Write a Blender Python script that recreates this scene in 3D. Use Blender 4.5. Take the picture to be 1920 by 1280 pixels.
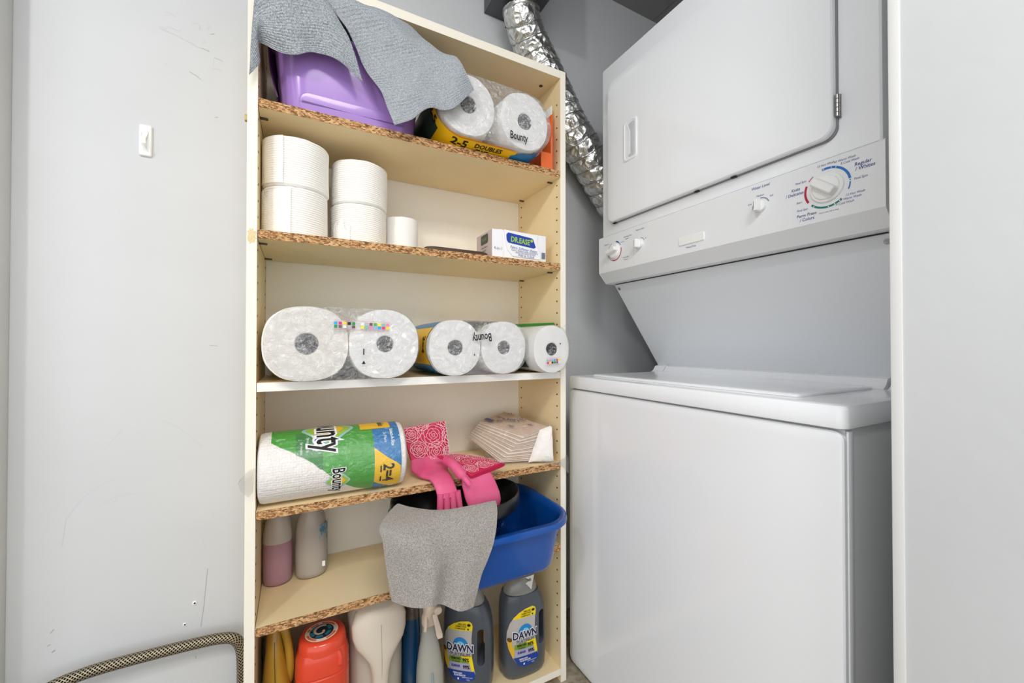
import bpy, bmesh, math, random
from mathutils import Vector, Matrix, noise
from mathutils.bvhtree import BVHTree
from mathutils.geometry import tessellate_polygon
for o in list(bpy.data.objects): bpy.data.objects.remove(o)
SC = bpy.context.scene; COL = SC.collection
rnd = random.Random(7)
PI = math.pi

# ---------------------------------------------------------------- camera, world, lights, exposure
cam = bpy.data.objects.new('camera', bpy.data.cameras.new('camera')); COL.objects.link(cam)
cam.location = (0, 0, .9844)
cam.rotation_euler = (math.radians(90.566), math.radians(0.0), math.radians(-27.919))
cam.data.sensor_width = 36; cam.data.lens = 14.20; cam.data.clip_start = .02
SC.camera = cam
W = bpy.data.worlds.new('daylight'); SC.world = W; W.use_nodes = True
W.node_tree.nodes['Background'].inputs[0].default_value = (.92, .955, 1, 1)
W.node_tree.nodes['Background'].inputs[1].default_value = 1.75
def light(name, kind, loc, power, color=(1, 1, 1), size=.1, sy=None, rot=(0, 0, 0)):
    d = bpy.data.lights.new(name, kind); d.energy = power; d.color = color
    if kind == 'AREA':
        d.size = size
        if sy: d.shape = 'RECTANGLE'; d.size_y = sy
    else: d.shadow_soft_size = size
    o = bpy.data.objects.new(name, d); COL.objects.link(o); o.location = loc; o.rotation_euler = rot
    return o
light('ceiling_bulb', 'POINT', (-1.0, -.25, 2.2), 30, (1, .985, .965), .06)
light('added_room_fill', 'AREA', (-.05, -.85, 2.36), 36, (1, .985, .965), .8, .8)  # overhead area light added as fill, no known fixture behind it
SC.view_settings.view_transform = 'Standard'; SC.view_settings.look = 'None'
SC.view_settings.gamma = 1; SC.view_settings.exposure = -0.04; SC.view_settings.use_curve_mapping = False
SC.cycles.max_bounces = 12; SC.cycles.transparent_max_bounces = 16; SC.cycles.diffuse_bounces = 6
SC.cycles.caustics_reflective = False; SC.cycles.caustics_refractive = False

# ---------------------------------------------------------------- materials
def lin(c):
    if isinstance(c, str): c = [int(c[i:i+2], 16) / 255 for i in (0, 2, 4)]
    return tuple((x / 12.92 if x <= .04045 else ((x + .055) / 1.055) ** 2.4) for x in c) + (1,)
MATS = {}
def mat(name, c, rough=.5, metal=0., bump=None, spec=.5, trans=0, ior=1.45, vary=None, coat=0, sub=None, alpha=1):
    """bump=(scale,strength[,detail]) noise relief; vary=(colour2,scale,low,high) noise mixed colour"""
    if name in MATS: return MATS[name]
    m = bpy.data.materials.new(name); m.use_nodes = True; nt = m.node_tree; N = nt.nodes; L = nt.links
    p = N['Principled BSDF']; p.inputs['Base Color'].default_value = lin(c)
    p.inputs['Roughness'].default_value = rough; p.inputs['Metallic'].default_value = metal
    p.inputs['Specular IOR Level'].default_value = spec; p.inputs['Transmission Weight'].default_value = trans
    p.inputs['IOR'].default_value = ior; p.inputs['Coat Weight'].default_value = coat; p.inputs['Alpha'].default_value = alpha
    if sub: p.inputs['Subsurface Weight'].default_value = sub; p.inputs['Subsurface Radius'].default_value = (.02, .02, .02)
    tc = N.new('ShaderNodeTexCoord')
    if vary:
        n = N.new('ShaderNodeTexNoise'); n.inputs['Scale'].default_value = vary[1]; n.inputs['Detail'].default_value = 4
        L.new(tc.outputs['Object'], n.inputs['Vector'])
        r = N.new('ShaderNodeValToRGB'); r.color_ramp.elements[0].position = vary[2]; r.color_ramp.elements[1].position = vary[3]
        r.color_ramp.elements[0].color = lin(c); r.color_ramp.elements[1].color = lin(vary[0])
        L.new(n.outputs['Fac'], r.inputs['Fac']); L.new(r.outputs['Color'], p.inputs['Base Color'])
    if bump:
        n = N.new('ShaderNodeTexNoise'); n.inputs['Scale'].default_value = bump[0]
        n.inputs['Detail'].default_value = bump[2] if len(bump) > 2 else 4
        L.new(tc.outputs['Object'], n.inputs['Vector'])
        b = N.new('ShaderNodeBump'); b.inputs['Strength'].default_value = bump[1]; b.inputs['Distance'].default_value = .004
        L.new(n.outputs['Fac'], b.inputs['Height']); L.new(b.outputs['Normal'], p.inputs['Normal'])
    MATS[name] = m
    return m
def chipboard():
    m = mat('chipboard', 'b98a58', .85); nt = m.node_tree; N = nt.nodes; L = nt.links; p = N['Principled BSDF']
    tc = [n for n in N if n.type == 'TEX_COORD'][0]; mp = N.new('ShaderNodeMapping'); mp.inputs['Scale'].default_value = (.45, 1, 1)
    L.new(tc.outputs['Object'], mp.inputs['Vector'])
    v = N.new('ShaderNodeTexVoronoi'); v.inputs['Scale'].default_value = 430; L.new(mp.outputs['Vector'], v.inputs['Vector'])
    r = N.new('ShaderNodeValToRGB'); E = r.color_ramp.elements
    E[0].color = lin('6a4628'); E[0].position = .08; E[1].color = lin('d7b183'); E[1].position = .92
    for q, c in ((.3, '96693f'), (.55, 'bb8d5c'), (.75, 'c79c6b')): e = E.new(q); e.color = lin(c)
    s = N.new('ShaderNodeSeparateColor'); L.new(v.outputs['Color'], s.inputs['Color']); L.new(s.outputs['Red'], r.inputs['Fac'])
    L.new(r.outputs['Color'], p.inputs['Base Color'])
    b = N.new('ShaderNodeBump'); b.inputs['Strength'].default_value = .5; b.inputs['Distance'].default_value = .002
    L.new(s.outputs['Green'], b.inputs['Height']); L.new(b.outputs['Normal'], p.inputs['Normal'])
    return m
def cloth_mat(name, dark, light_, rib=None, scale=900):
    m = mat(name, light_, .95, spec=.1); nt = m.node_tree; N = nt.nodes; L = nt.links; p = N['Principled BSDF']
    p.inputs['Sheen Weight'].default_value = .25
    tc = [n for n in N if n.type == 'TEX_COORD'][0]
    v = N.new('ShaderNodeTexNoise'); v.inputs['Scale'].default_value = scale; v.inputs['Detail'].default_value = 2; v.inputs['Roughness'].default_value = .8
    L.new(tc.outputs['Object'], v.inputs['Vector'])
    r = N.new('ShaderNodeValToRGB'); E = r.color_ramp.elements
    E[0].position = .36; E[1].position = .62; E[0].color = lin(dark); E[1].color = lin(light_)
    L.new(v.outputs['Fac'], r.inputs['Fac']); L.new(r.outputs['Color'], p.inputs['Base Color'])
    h = v.outputs['Fac']
    if rib:
        uv = N.new('ShaderNodeUVMap'); w = N.new('ShaderNodeTexWave'); w.wave_type = 'BANDS'; w.bands_direction = 'Y'
        w.inputs['Scale'].default_value = rib; w.inputs['Distortion'].default_value = 1.2; w.inputs['Detail'].default_value = 1; w.inputs['Detail Scale'].default_value = 6
        L.new(uv.outputs['UV'], w.inputs['Vector'])
        mx = N.new('ShaderNodeMath'); mx.operation = 'MULTIPLY_ADD'; L.new(w.outputs['Fac'], mx.inputs[0]); mx.inputs[1].default_value = .7; L.new(v.outputs['Fac'], mx.inputs[2])
        h = mx.outputs[0]
    b = N.new('ShaderNodeBump'); b.inputs['Strength'].default_value = .8; b.inputs['Distance'].default_value = .0018
    L.new(h, b.inputs['Height']); L.new(b.outputs['Normal'], p.inputs['Normal'])
    return m
def film_mat(name, tint='ffffff', gloss=.17, scale=48, strength=.9, milky=.05):
    m = bpy.data.materials.new(name); m.use_nodes = True; nt = m.node_tree; N = nt.nodes; L = nt.links
    for n in list(N):
        if n.type == 'BSDF_PRINCIPLED': N.remove(n)
    out = N['Material Output']
    t = N.new('ShaderNodeBsdfTransparent'); t.inputs[0].default_value = lin(tint)
    g = N.new('ShaderNodeBsdfGlossy'); g.inputs['Roughness'].default_value = .16
    d = N.new('ShaderNodeBsdfDiffuse'); d.inputs[0].default_value = lin('f6f6f6')
    tc = N.new('ShaderNodeTexCoord'); n = N.new('ShaderNodeTexNoise'); n.inputs['Scale'].default_value = scale; n.inputs['Detail'].default_value = 5; n.inputs['Distortion'].default_value = 1.5
    L.new(tc.outputs['Object'], n.inputs['Vector'])
    b = N.new('ShaderNodeBump'); b.inputs['Strength'].default_value = strength; b.inputs['Distance'].default_value = .02
    L.new(n.outputs['Fac'], b.inputs['Height']); L.new(b.outputs['Normal'], g.inputs['Normal']); L.new(b.outputs['Normal'], d.inputs['Normal'])
    m1 = N.new('ShaderNodeMixShader'); m1.inputs[0].default_value = milky; L.new(t.outputs[0], m1.inputs[1]); L.new(d.outputs[0], m1.inputs[2])
    m2 = N.new('ShaderNodeMixShader'); m2.inputs[0].default_value = gloss; L.new(m1.outputs[0], m2.inputs[1]); L.new(g.outputs[0], m2.inputs[2])
    L.new(m2.outputs[0], out.inputs['Surface'])
    MATS[name] = m
    return m
def foil_mat():
    m = mat('crumpled_foil', 'e6e6e4', .3, 1.0); nt = m.node_tree; N = nt.nodes; L = nt.links; p = N['Principled BSDF']
    tc = [n for n in N if n.type == 'TEX_COORD'][0]
    n = N.new('ShaderNodeTexNoise'); n.inputs['Scale'].default_value = 34; n.inputs['Detail'].default_value = 4; n.inputs['Distortion'].default_value = 1.2
    L.new(tc.outputs['Object'], n.inputs['Vector'])
    v = N.new('ShaderNodeTexVoronoi'); v.inputs['Scale'].default_value = 48; L.new(tc.outputs['Object'], v.inputs['Vector'])
    a = N.new('ShaderNodeMath'); a.operation = 'ADD'; L.new(n.outputs['Fac'], a.inputs[0]); L.new(v.outputs['Distance'], a.inputs[1])
    b = N.new('ShaderNodeBump'); b.inputs['Strength'].default_value = .6; b.inputs['Distance'].default_value = .012
    L.new(a.outputs[0], b.inputs['Height']); L.new(b.outputs['Normal'], p.inputs['Normal'])
    return m
def braid_mat():
    m = mat('braided_steel', '9a9082', .35, .95); nt = m.node_tree; N = nt.nodes; L = nt.links; p = N['Principled BSDF']
    uv = N.new('ShaderNodeUVMap'); hs = []
    for sgn in (1, -1):
        mp = N.new('ShaderNodeMapping'); mp.inputs['Rotation'].default_value = (0, 0, sgn * .78); L.new(uv.outputs['UV'], mp.inputs['Vector'])
        w = N.new('ShaderNodeTexWave'); w.inputs['Scale'].default_value = 58; L.new(mp.outputs['Vector'], w.inputs['Vector']); hs.append(w.outputs['Fac'])
    mx = N.new('ShaderNodeMath'); mx.operation = 'MAXIMUM'; L.new(hs[0], mx.inputs[0]); L.new(hs[1], mx.inputs[1])
    r = N.new('ShaderNodeValToRGB'); r.color_ramp.elements[0].position = .45; r.color_ramp.elements[1].position = .85
    r.color_ramp.elements[0].color = lin('1a1612'); r.color_ramp.elements[1].color = lin('b3a893')
    L.new(mx.outputs[0], r.inputs['Fac']); L.new(r.outputs['Color'], p.inputs['Base Color'])
    b = N.new('ShaderNodeBump'); b.inputs['Strength'].default_value = .8; b.inputs['Distance'].default_value = .002
    L.new(mx.outputs[0], b.inputs['Height']); L.new(b.outputs['Normal'], p.inputs['Normal'])
    return m
WALL = mat('white_wall_paint', 'd2d4d6', .55, bump=(38, .12, 6), vary=('cdcfd1', 3, .35, .7), spec=.3)
CEIL = mat('ceiling_grey', '8f8f8d', .8, bump=(50, .15))  # one even mid grey for all the ceiling boards
FLOOR = mat('concrete_floor', 'a09684', .8, bump=(60, .4), vary=('7d7362', 40, .4, .65))
LAM = mat('cream_laminate', 'eedbb2', .42, bump=(220, .05), vary=('ead3a5', 7, .3, .7), spec=.35)
LAMB = mat('pale_back_board', 'f6f1e5', .45, bump=(180, .06), vary=('f2ecdf', 5, .3, .7), spec=.3)
EDGE = mat('cream_edge_band', 'f0e9da', .45, bump=(120, .08), spec=.35)
WEDGE = mat('white_edge_band', 'efece6', .5, bump=(120, .08))
CHIP = chipboard()
DARK = mat('black_hole', '17130f', .9)
STEEL = mat('steel', 'b5b5b2', .3, 1); DSTEEL = mat('dark_steel', '55534e', .45, .8)
BRASS = mat('brass', '9a8558', .45, .8)
PAPER = mat('white_paper', 'f6f5f3', .95, bump=(420, .35), spec=.1)
PAPERW = mat('warm_white_paper', 'f3eee6', .95, bump=(420, .35), spec=.1)
TISSUE = mat('white_tissue', 'f7f5f1', .95, bump=(600, .25), spec=.1)
CRINK = mat('crinkled_film', '3a383b', .2, .5, bump=(200, .8), vary=('c9c7cc', 150, .46, .6)); CORE = mat('cardboard_core', '6e6a68', .9)  # crinkled film: pale noise streaks painted in for reflections on the folds
FILM = film_mat('clear_film', milky=.13); FILMS = film_mat('clear_film_soft', gloss=.09, scale=45, strength=.6, milky=.03)
FILMC = film_mat('clear_film_crumpled', gloss=.12, scale=120, strength=1, milky=.04); FILMW = film_mat('wispy_film', gloss=.1, scale=160, strength=1, milky=.05)
ENAMEL = mat('white_enamel', 'eef0f3', .16, coat=.3); PLASTW = mat('white_plastic', 'eeeeec', .3)
CONSOLE = mat('console_white', 'e6e8ea', .28); BLACK = mat('black_print', '151414', .6); GAP = mat('dark_gap', '2a2a2a', .8)
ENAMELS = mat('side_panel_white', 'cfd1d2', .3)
NAVY = mat('navy_print', '2b3c86', .6); RED = mat('red_print', 'b3203f', .5); BLUEP = mat('blue_print', '2f6fbd', .5)
TEAL = mat('teal_print', '13786e', .5); GREYP = mat('grey_print', '8a929c', .5); WHITEP = mat('white_print', 'f4f4f2', .5)
YEL = mat('yellow_print', 'f6c411', .35); GRN = mat('green_print', '3f9e31', .3); DGRN = mat('dark_green_print', '27402f', .35)
BLU = mat('sleeve_blue', '1b77b3', .3); LGRN = mat('lime_print', '9cc43a', .4); ORG = mat('orange_print', 'e8822a', .4)

# ---------------------------------------------------------------- builders
def origin_of(p): 
    v = Vector((0, 0, 0))
    while p is not None: v += p.location; p = p.parent
    return v
def thing(name, loc, label, cat, group=None):
    o = bpy.data.objects.new(name, None); COL.objects.link(o); o.location = loc; o.empty_display_size = .05
    o['label'] = label; o['category'] = cat
    if group: o['group'] = group
    return o
def mesh_obj(name, bm, m, parent=None, smooth=True, angle=.6, label=None, kind=None, loc=None):
    """bm is given in world coordinates; it becomes ONE object, kept relative to its parent (or to loc)."""
    base = origin_of(parent) if parent else Vector(loc or (0, 0, 0))
    own = Vector((0, 0, 0))
    if bm.verts and parent is not None:
        own = sum((v.co for v in bm.verts), Vector()) / len(bm.verts) - base
    bmesh.ops.translate(bm, verts=bm.verts, vec=-(base + own))
    me = bpy.data.meshes.new(name); bm.to_mesh(me); bm.free()
    for mm in (m if isinstance(m, (list, tuple)) else [m]): me.materials.append(mm)
    if smooth:
        for p in me.polygons: p.use_smooth = True
        me.set_sharp_from_angle(angle=angle)
    o = bpy.data.objects.new(name, me); COL.objects.link(o); o.location = own if parent else base
    if parent: o.parent = parent
    if label: o['label'] = label
    if kind: o['kind'] = kind
    return o
def tag(o, label, cat, group=None):
    o['label'] = label; o['category'] = cat
    if group: o['group'] = group
    return o
def B(): return bmesh.new()
def box(bm, x0, x1, y0, y1, z0, z1, bev=0, seg=2):
    t = bmesh.new()
    bmesh.ops.create_cube(t, size=1)
    for v in t.verts:
        v.co = Vector(((x0 + x1) / 2 + v.co.x * (x1 - x0), (y0 + y1) / 2 + v.co.y * (y1 - y0), (z0 + z1) / 2 + v.co.z * (z1 - z0)))
    if bev: bmesh.ops.bevel(t, geom=t.edges[:], offset=bev, segments=seg, affect='EDGES', profile=.6)
    me = bpy.data.meshes.new('t'); t.to_mesh(me); t.free(); bm.from_mesh(me); bpy.data.meshes.remove(me)
    return bm
def bx(*a, **k): return box(B(), *a, **k)
def loft(bm, rings, close=True, cap=True):
    vs = [[bm.verts.new(p) for p in r] for r in rings]
    n = len(rings[0])
    for a, b in zip(vs, vs[1:]):
        for i in range(n if close else n - 1):
            j = (i + 1) % n
            try: bm.faces.new((a[i], a[j], b[j], b[i]))
            except ValueError: pass
    if cap and close:
        for r, rev in ((vs[0], True), (vs[-1], False)):
            c = bm.verts.new(sum((v.co for v in r), Vector()) / n)
            for i in range(n):
                j = (i + 1) % n
                bm.faces.new((r[j], r[i], c) if rev else (r[i], r[j], c))
    bmesh.ops.recalc_face_normals(bm, faces=bm.faces)
    return bm
def sup(a, b, n=40, e=2.0, ph=0.0):
    """2D superellipse points"""
    out = []
    for i in range(n):
        t = 2 * PI * i / n + ph; c, s = math.cos(t), math.sin(t)
        out.append((a * math.copysign(abs(c) ** (2 / e), c), b * math.copysign(abs(s) ** (2 / e), s)))
    return out
def ringz(cx, cy, z, a, b, n=40, e=2.0, rot=0):
    cr, sr = math.cos(rot), math.sin(rot)
    return [Vector((cx + x * cr - y * sr, cy + x * sr + y * cr, z)) for x, y in sup(a, b, n, e)]
def lathe(bm, c, prof, n=48, e=2.0, axis='Z', ky=1.0):
    """prof [(radius, height)] around c along axis"""
    rings = []
    for r, h in prof:
        ring = []
        for x, y in sup(r, r * ky, n, e):
            ring.append(Vector((c[0] + x, c[1] + y, c[2] + h)) if axis == 'Z' else
                        Vector((c[0] + x, c[1] + h, c[2] + y)) if axis == 'Y' else Vector((c[0] + h, c[1] + x, c[2] + y)))
        rings.append(ring)
    return loft(bm, rings)
def catmull(P, per=8):
    out = []
    for i in range(len(P) - 1):
        p0 = P[max(i - 1, 0)]; p1 = P[i]; p2 = P[i + 1]; p3 = P[min(i + 2, len(P) - 1)]
        for k in range(per):
            t = k / per
            out.append(.5 * ((2 * p1) + (p2 - p0) * t + (2 * p0 - 5 * p1 + 4 * p2 - p3) * t * t + (3 * p1 - p0 - 3 * p2 + p3) * t ** 3))
    out.append(P[-1].copy())
    return out
def tube(bm, pts, r, n=16, per=8, uv=False, rf=None):
    P = catmull([Vector(p) for p in pts], per) if per > 1 else [Vector(p) for p in pts]
    up = Vector((0, 0, 1)); rings = []; nrm = None; s = 0; ss = []
    for i, p in enumerate(P):
        t = (P[min(i + 1, len(P) - 1)] - P[max(i - 1, 0)]).normalized()
        if nrm is None: nrm = t.orthogonal().normalized()
        nrm = (nrm - t * nrm.dot(t)).normalized(); b = t.cross(nrm)
        if i: s += (p - P[i - 1]).length
        ss.append(s)
        rings.append([p + (nrm * math.cos(2 * PI * k / n) + b * math.sin(2 * PI * k / n)) *
                      ((r(s) if callable(r) else r) if rf is None else rf(s, 2 * PI * k / n)) for k in range(n)])
    loft(bm, rings)
    if uv:
        l = bm.loops.layers.uv.new('UVMap'); bm.verts.index_update(); bm.verts.ensure_lookup_table()
        rr = r if not callable(r) else r(0)
        for f in bm.faces:
            ks = [lo.vert.index % n for lo in f.loops]
            wrap = max(ks) - min(ks) > 2
            for lo in f.loops:
                i, k = divmod(lo.vert.index, n)
                if i >= len(ss): i = len(ss) - 1
                if wrap and k == 0: k = n
                lo[l].uv = (ss[i], k / n * 2 * PI * rr)
    return bm
def sheet(rows, per=7, thick=.0025, wob=.0, seed=0, uvs=1.0):
    """cloth from rows of control points, given thickness"""
    R = [catmull([Vector(p) for p in r], per) for r in rows]
    cols = [catmull([R[j][i] for j in range(len(R))], per) for i in range(len(R[0]))]
    bm = B(); nu, nv = len(cols), len(cols[0])
    g = [[bm.verts.new(cols[i][j] + Vector((0, 1, 0)) * wob * noise.noise(cols[i][j] * 28 + Vector((seed, 0, 0)))) for j in range(nv)] for i in range(nu)]
    l = bm.loops.layers.uv.new('UVMap')
    idx = {g[i][j]: (i, j) for i in range(nu) for j in range(nv)}
    for i in range(nu - 1):
        for j in range(nv - 1):
            f = bm.faces.new((g[i][j], g[i + 1][j], g[i + 1][j + 1], g[i][j + 1]))
            for lo in f.loops: a, b = idx[lo.vert]; lo[l].uv = (a / nu * uvs, b / nv * uvs)
    bmesh.ops.recalc_face_normals(bm, faces=bm.faces)
    bmesh.ops.solidify(bm, geom=bm.faces[:], thickness=thick)
    return bm
def cylinder(bm, p0, p1, r, n=16, r2=None):
    return tube(bm, [p0, p1], r if r2 is None else (lambda s, L=(Vector(p1) - Vector(p0)).length: r + (r2 - r) * s / L), n, 1)
def rrect(x0, x1, y0, y1, r, k=5):
    out = []
    for cx, cy, a in ((x1 - r, y1 - r, 0), (x0 + r, y1 - r, 90), (x0 + r, y0 + r, 180), (x1 - r, y0 + r, 270)):
        for i in range(k + 1):
            t = math.radians(a + 90 * i / k); out.append((cx + r * math.cos(t), cy + r * math.sin(t)))
    return out
# flat print: 2-D shapes cut fine enough to follow the surface they lie on
_T = {}
def text2d(body, bold=0.0, shear=0.0):
    k = (body, bold, shear)
    if k not in _T:
        c = bpy.data.curves.new('t', 'FONT'); c.body = body; c.size = 1; c.align_x = 'CENTER'; c.align_y = 'CENTER'
        c.offset = bold; c.shear = shear; c.resolution_u = 2; c.space_line = 1.0
        o = bpy.data.objects.new('t', c); COL.objects.link(o); bpy.context.view_layer.update()
        me = bpy.data.meshes.new_from_object(o.evaluated_get(bpy.context.evaluated_depsgraph_get()))
        _T[k] = ([(v.co.x, v.co.y) for v in me.vertices], [tuple(p.vertices) for p in me.polygons])
        bpy.data.objects.remove(o); bpy.data.curves.remove(c); bpy.data.meshes.remove(me)
    return _T[k]
class Print:
    def __init__(s): s.bm = B(); s.n = 0
    def raw(s, V, F):
        vs = [s.bm.verts.new((x, y, 0)) for x, y in V]
        for f in F:
            try: s.bm.faces.new([vs[i] for i in f])
            except ValueError: pass
        return s
    def text(s, body, u, v, size, sx=1.0, rot=0, bold=0.0, shear=0.0):
        s.n += 1; V, F = text2d(body, bold, shear); c, q = math.cos(rot), math.sin(rot)
        return s.raw([(u + (x * sx * c - y * q) * size, v + (x * sx * q + y * c) * size) for x, y in V], F)
    def poly(s, P):
        T = tessellate_polygon([[Vector((x, y, 0)) for x, y in P]]); return s.raw(P, T)
    def rect(s, a, b, c, d): return s.poly([(a, c), (b, c), (b, d), (a, d)])
    def arc(s, u, v, r0, r1, a0, a1, n=24):
        A = [math.radians(a0 + (a1 - a0) * i / n) for i in range(n + 1)]
        V = [(u + r * math.cos(t), v + r * math.sin(t)) for r in (r0, r1) for t in A]
        return s.raw(V, [(i, i + 1, n + 2 + i, n + 1 + i) for i in range(n)])
    def disc(s, u, v, r, n=20, ky=1): return s.poly([(u + r * math.cos(2 * PI * i / n), v + ky * r * math.sin(2 * PI * i / n)) for i in range(n)])
    def line(s, P, w):
        V = []; n = len(P)
        for i, (x, y) in enumerate(P):
            a = P[max(i - 1, 0)]; b = P[min(i + 1, n - 1)]; d = math.hypot(b[0] - a[0], b[1] - a[1]) or 1
            nx, ny = -(b[1] - a[1]) / d * w / 2, (b[0] - a[0]) / d * w / 2; V += [(x + nx, y + ny), (x - nx, y - ny)]
        return s.raw(V, [(2 * i, 2 * i + 1, 2 * i + 3, 2 * i + 2) for i in range(n - 1)])
    def build(s, name, m, parent, fmap, off=.0004, step=None, label=None, kind=None):
        bm = s.bm
        if step and bm.verts:
            for ax in (0, 1):
                lo = min(v.co[ax] for v in bm.verts); hi = max(v.co[ax] for v in bm.verts); k = math.floor(lo / step) + 1
                while k * step < hi:
                    co = Vector((0, 0, 0)); co[ax] = k * step; no = Vector((0, 0, 0)); no[ax] = 1
                    bmesh.ops.bisect_plane(bm, geom=bm.verts[:] + bm.edges[:] + bm.faces[:], plane_co=co, plane_no=no); k += 1
        for v in bm.verts: v.co = fmap(v.co.x, v.co.y, off)
        return mesh_obj(name, bm, m, parent, smooth=False, label=label, kind=kind or ('stuff' if s.n > 1 else None))
def plane_map(o, u, v):
    o, u, v = Vector(o), Vector(u).normalized(), Vector(v).normalized(); n = u.cross(v)
    return lambda a, b, off: o + u * a + v * b + n * off
def project_map(bvhs, o, u, v):
    """print wrapped on a body: the flat print is pressed straight onto the body's surface"""
    o, u, v = Vector(o), Vector(u).normalized(), Vector(v).normalized(); n = u.cross(v)
    def f(a, b, off):
        p = o + u * a + v * b + n * .5
        h = bvhs.ray_cast(p, -n)
        return (h[0] + n * off * 2.0) if h[0] is not None else o + u * a + v * b
    return f
def structure(name, bm, m, smooth=False):
    o = mesh_obj(name, bm, m, None, smooth=smooth); o['kind'] = 'structure'; return o

# ---------------------------------------------------------------- the room
CZ = 2.388; YB = 1.2485
structure('floor', bx(-1.9, 1.75, -2.2, YB, -.06, 0), FLOOR)
ceil = structure('ceiling', bx(-1.9, 1.75, -2.2, YB, CZ + .012, CZ + .07), GAP)
for a, b, c, d in ((-1.9, .2, -2.2, .35), (-1.9, .2, .353, YB), (.203, 1.35, -2.2, .35), (.203, 1.35, .353, YB), (1.353, 1.75, .353, YB), (1.353, 1.75, -2.2, .35)):
    mesh_obj('ceiling_board', bx(a, b, c, d, CZ, CZ + .0115), CEIL, ceil, smooth=False)
wb = structure('wall_back', bx(-1.9, 1.75, YB, YB + .1, -.06, CZ + .07), WALL)
structure('wall_left', bx(-.66, -.5375, 1.17, YB - .0005, 0, CZ - .001, bev=.003), WALL, True)
structure('wall_far_left', bx(-2.0, -1.9, .25, YB + .1, -.06, CZ + .07), WALL)
structure('wall_far_right', bx(1.65, 1.75, .2, YB - .0005, 0, CZ - .001), WALL)
wr = structure('wall_right', bx(.70, 1.649, -2.2, .239, 0, CZ - .001, bev=.006), WALL, True)
mesh_obj('corner_bead', bx(.6985, .712, .2275, .2402, .0, CZ - .002, bev=.002), mat('bead_paint', 'd8d8d6', .5), wr)
# wear on the back wall: small scuffs, cracks and two old plug holes
SCUFF = mat('scuff_mark', 'c6c9cb', .8); CRK = mat('crack_mark', 'a5a7a8', .9)
wmap = plane_map((0, YB, 0), (1, 0, 0), (0, 0, 1))
for P, w, m in (
    ([(-.287, 1.790), (-.277, 1.791), (-.268, 1.786)], .0016, SCUFF), ([(-.300, 1.752), (-.290, 1.749), (-.283, 1.751)], .0013, SCUFF),
    ([(-.285, 1.757), (-.262, 1.753), (-.256, 1.760)], .001, SCUFF), ([(-.298, 1.747), (-.27, 1.742), (-.24, 1.733), (-.215, 1.724)], .0012, SCUFF),
    ([(-.232, 1.783), (-.226, 1.786), (-.219, 1.78), (-.221, 1.773)], .0014, SCUFF), ([(-.198, 1.768), (-.19, 1.772)], .0013, CRK),
    ([(-.213, 1.752), (-.208, 1.744), (-.215, 1.741)], .001, SCUFF), ([(-.216, 1.727), (-.2, 1.724)], .0012, CRK),
    ([(-.19, 1.712), (-.172, 1.708)], .0009, CRK), ([(-.19, 1.712), (-.192, 1.69)], .0008, SCUFF), ([(-.196, 1.683), (-.175, 1.684)], .0008, SCUFF),
    ([(-.289, 1.668), (-.28, 1.664)], .0009, SCUFF), ([(-.24, 1.66), (-.225, 1.654), (-.217, 1.647)], .0012, CRK), ([(-.205, 1.776), (-.2, 1.79)], .001, SCUFF),
    ([(-.188, 1.56), (-.181, 1.563)], .0012, CRK), ([(-.195, .985), (-.178, .983)], .0008, CRK),
    ([(-.383, .755), (-.37, .772), (-.357, .789)], .0008, SCUFF), ([(-.288, .805), (-.26, .79), (-.225, .752), (-.21, .735)], .0008, SCUFF),
    ([(-.455, .545), (-.45, .6), (-.42, .648), (-.386, .672), (-.365, .68)], .0008, SCUFF), ([(-.398, .62), (-.37, .637), (-.33, .64)], .0006, SCUFF),
    ([(-.196, .43), (-.2, .38), (-.204, .33), (-.209, .29)], .0011, CRK), ([(-.205, .5), (-.203, .485)], .0007, SCUFF),
    ([(-.472, .36), (-.466, .367)], .0016, CRK), ([(-.476, .334), (-.471, .337)], .0016, CRK), ([(-.469, .318), (-.464, .322)], .0025, CRK),
    ([(-.215, .247), (-.213, .235)], .0014, CRK), ([(-.219, .222), (-.218, .215)], .0014, CRK)):
    Print().line(P, w).build('scuff', m, wb, wmap, .0003)
for x, z, r in ((-.222, .352, .0048), (-.241, .306, .0038)):
    mesh_obj('wall_plug', lathe(B(), (x, YB, z), [(r, 0), (r, -.0012), (r * .6, -.002)], 14, axis='Y'), WHITEP, wb)
    mesh_obj('plug_hole', lathe(B(), (x + .001, YB - .002, z), [(r * .42, 0), (r * .42, -.0006)], 10, axis='Y'), DARK, wb)

# ---------------------------------------------------------------- bookcase
XL, XR, YF, YK = -.076, .684, .985, 1.2403
T = .0185
bc = thing('bookcase', (.304, 1.11, 0), 'tall cream laminate bookcase with seven levels and raw chipboard shelf edges', 'bookcase')
for n, a, b in (('side_panel', XL - T, XL), ('side_panel', XR, XR + T)):
    sp = mesh_obj(n, bx(a, b, YF + .0012, YK + .004, 0, 1.8, bev=.0006, seg=1), LAM, bc)
    mesh_obj('edge_band', bx(a, b, YF, YF + .0011, 0, 1.8), EDGE, sp, smooth=False, label='paler front edge strip of the side panel')
tp = mesh_obj('top_panel', bx(XL + .0005, XR - .0005, YF + .0012, YK, 1.7769, 1.7995), LAM, bc, smooth=False)
mesh_obj('edge_band', bx(XL + .0005, XR - .0005, YF, YF + .0011, 1.7769, 1.7995), EDGE, tp, smooth=False)
mesh_obj('back_panel', bx(XL + .0005, XR - .0005, YK, YK + .004, .02, 1.7768), LAMB, bc, smooth=False)
SH = [1.5, 1.2258, .9067, .6416, .4021]
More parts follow.
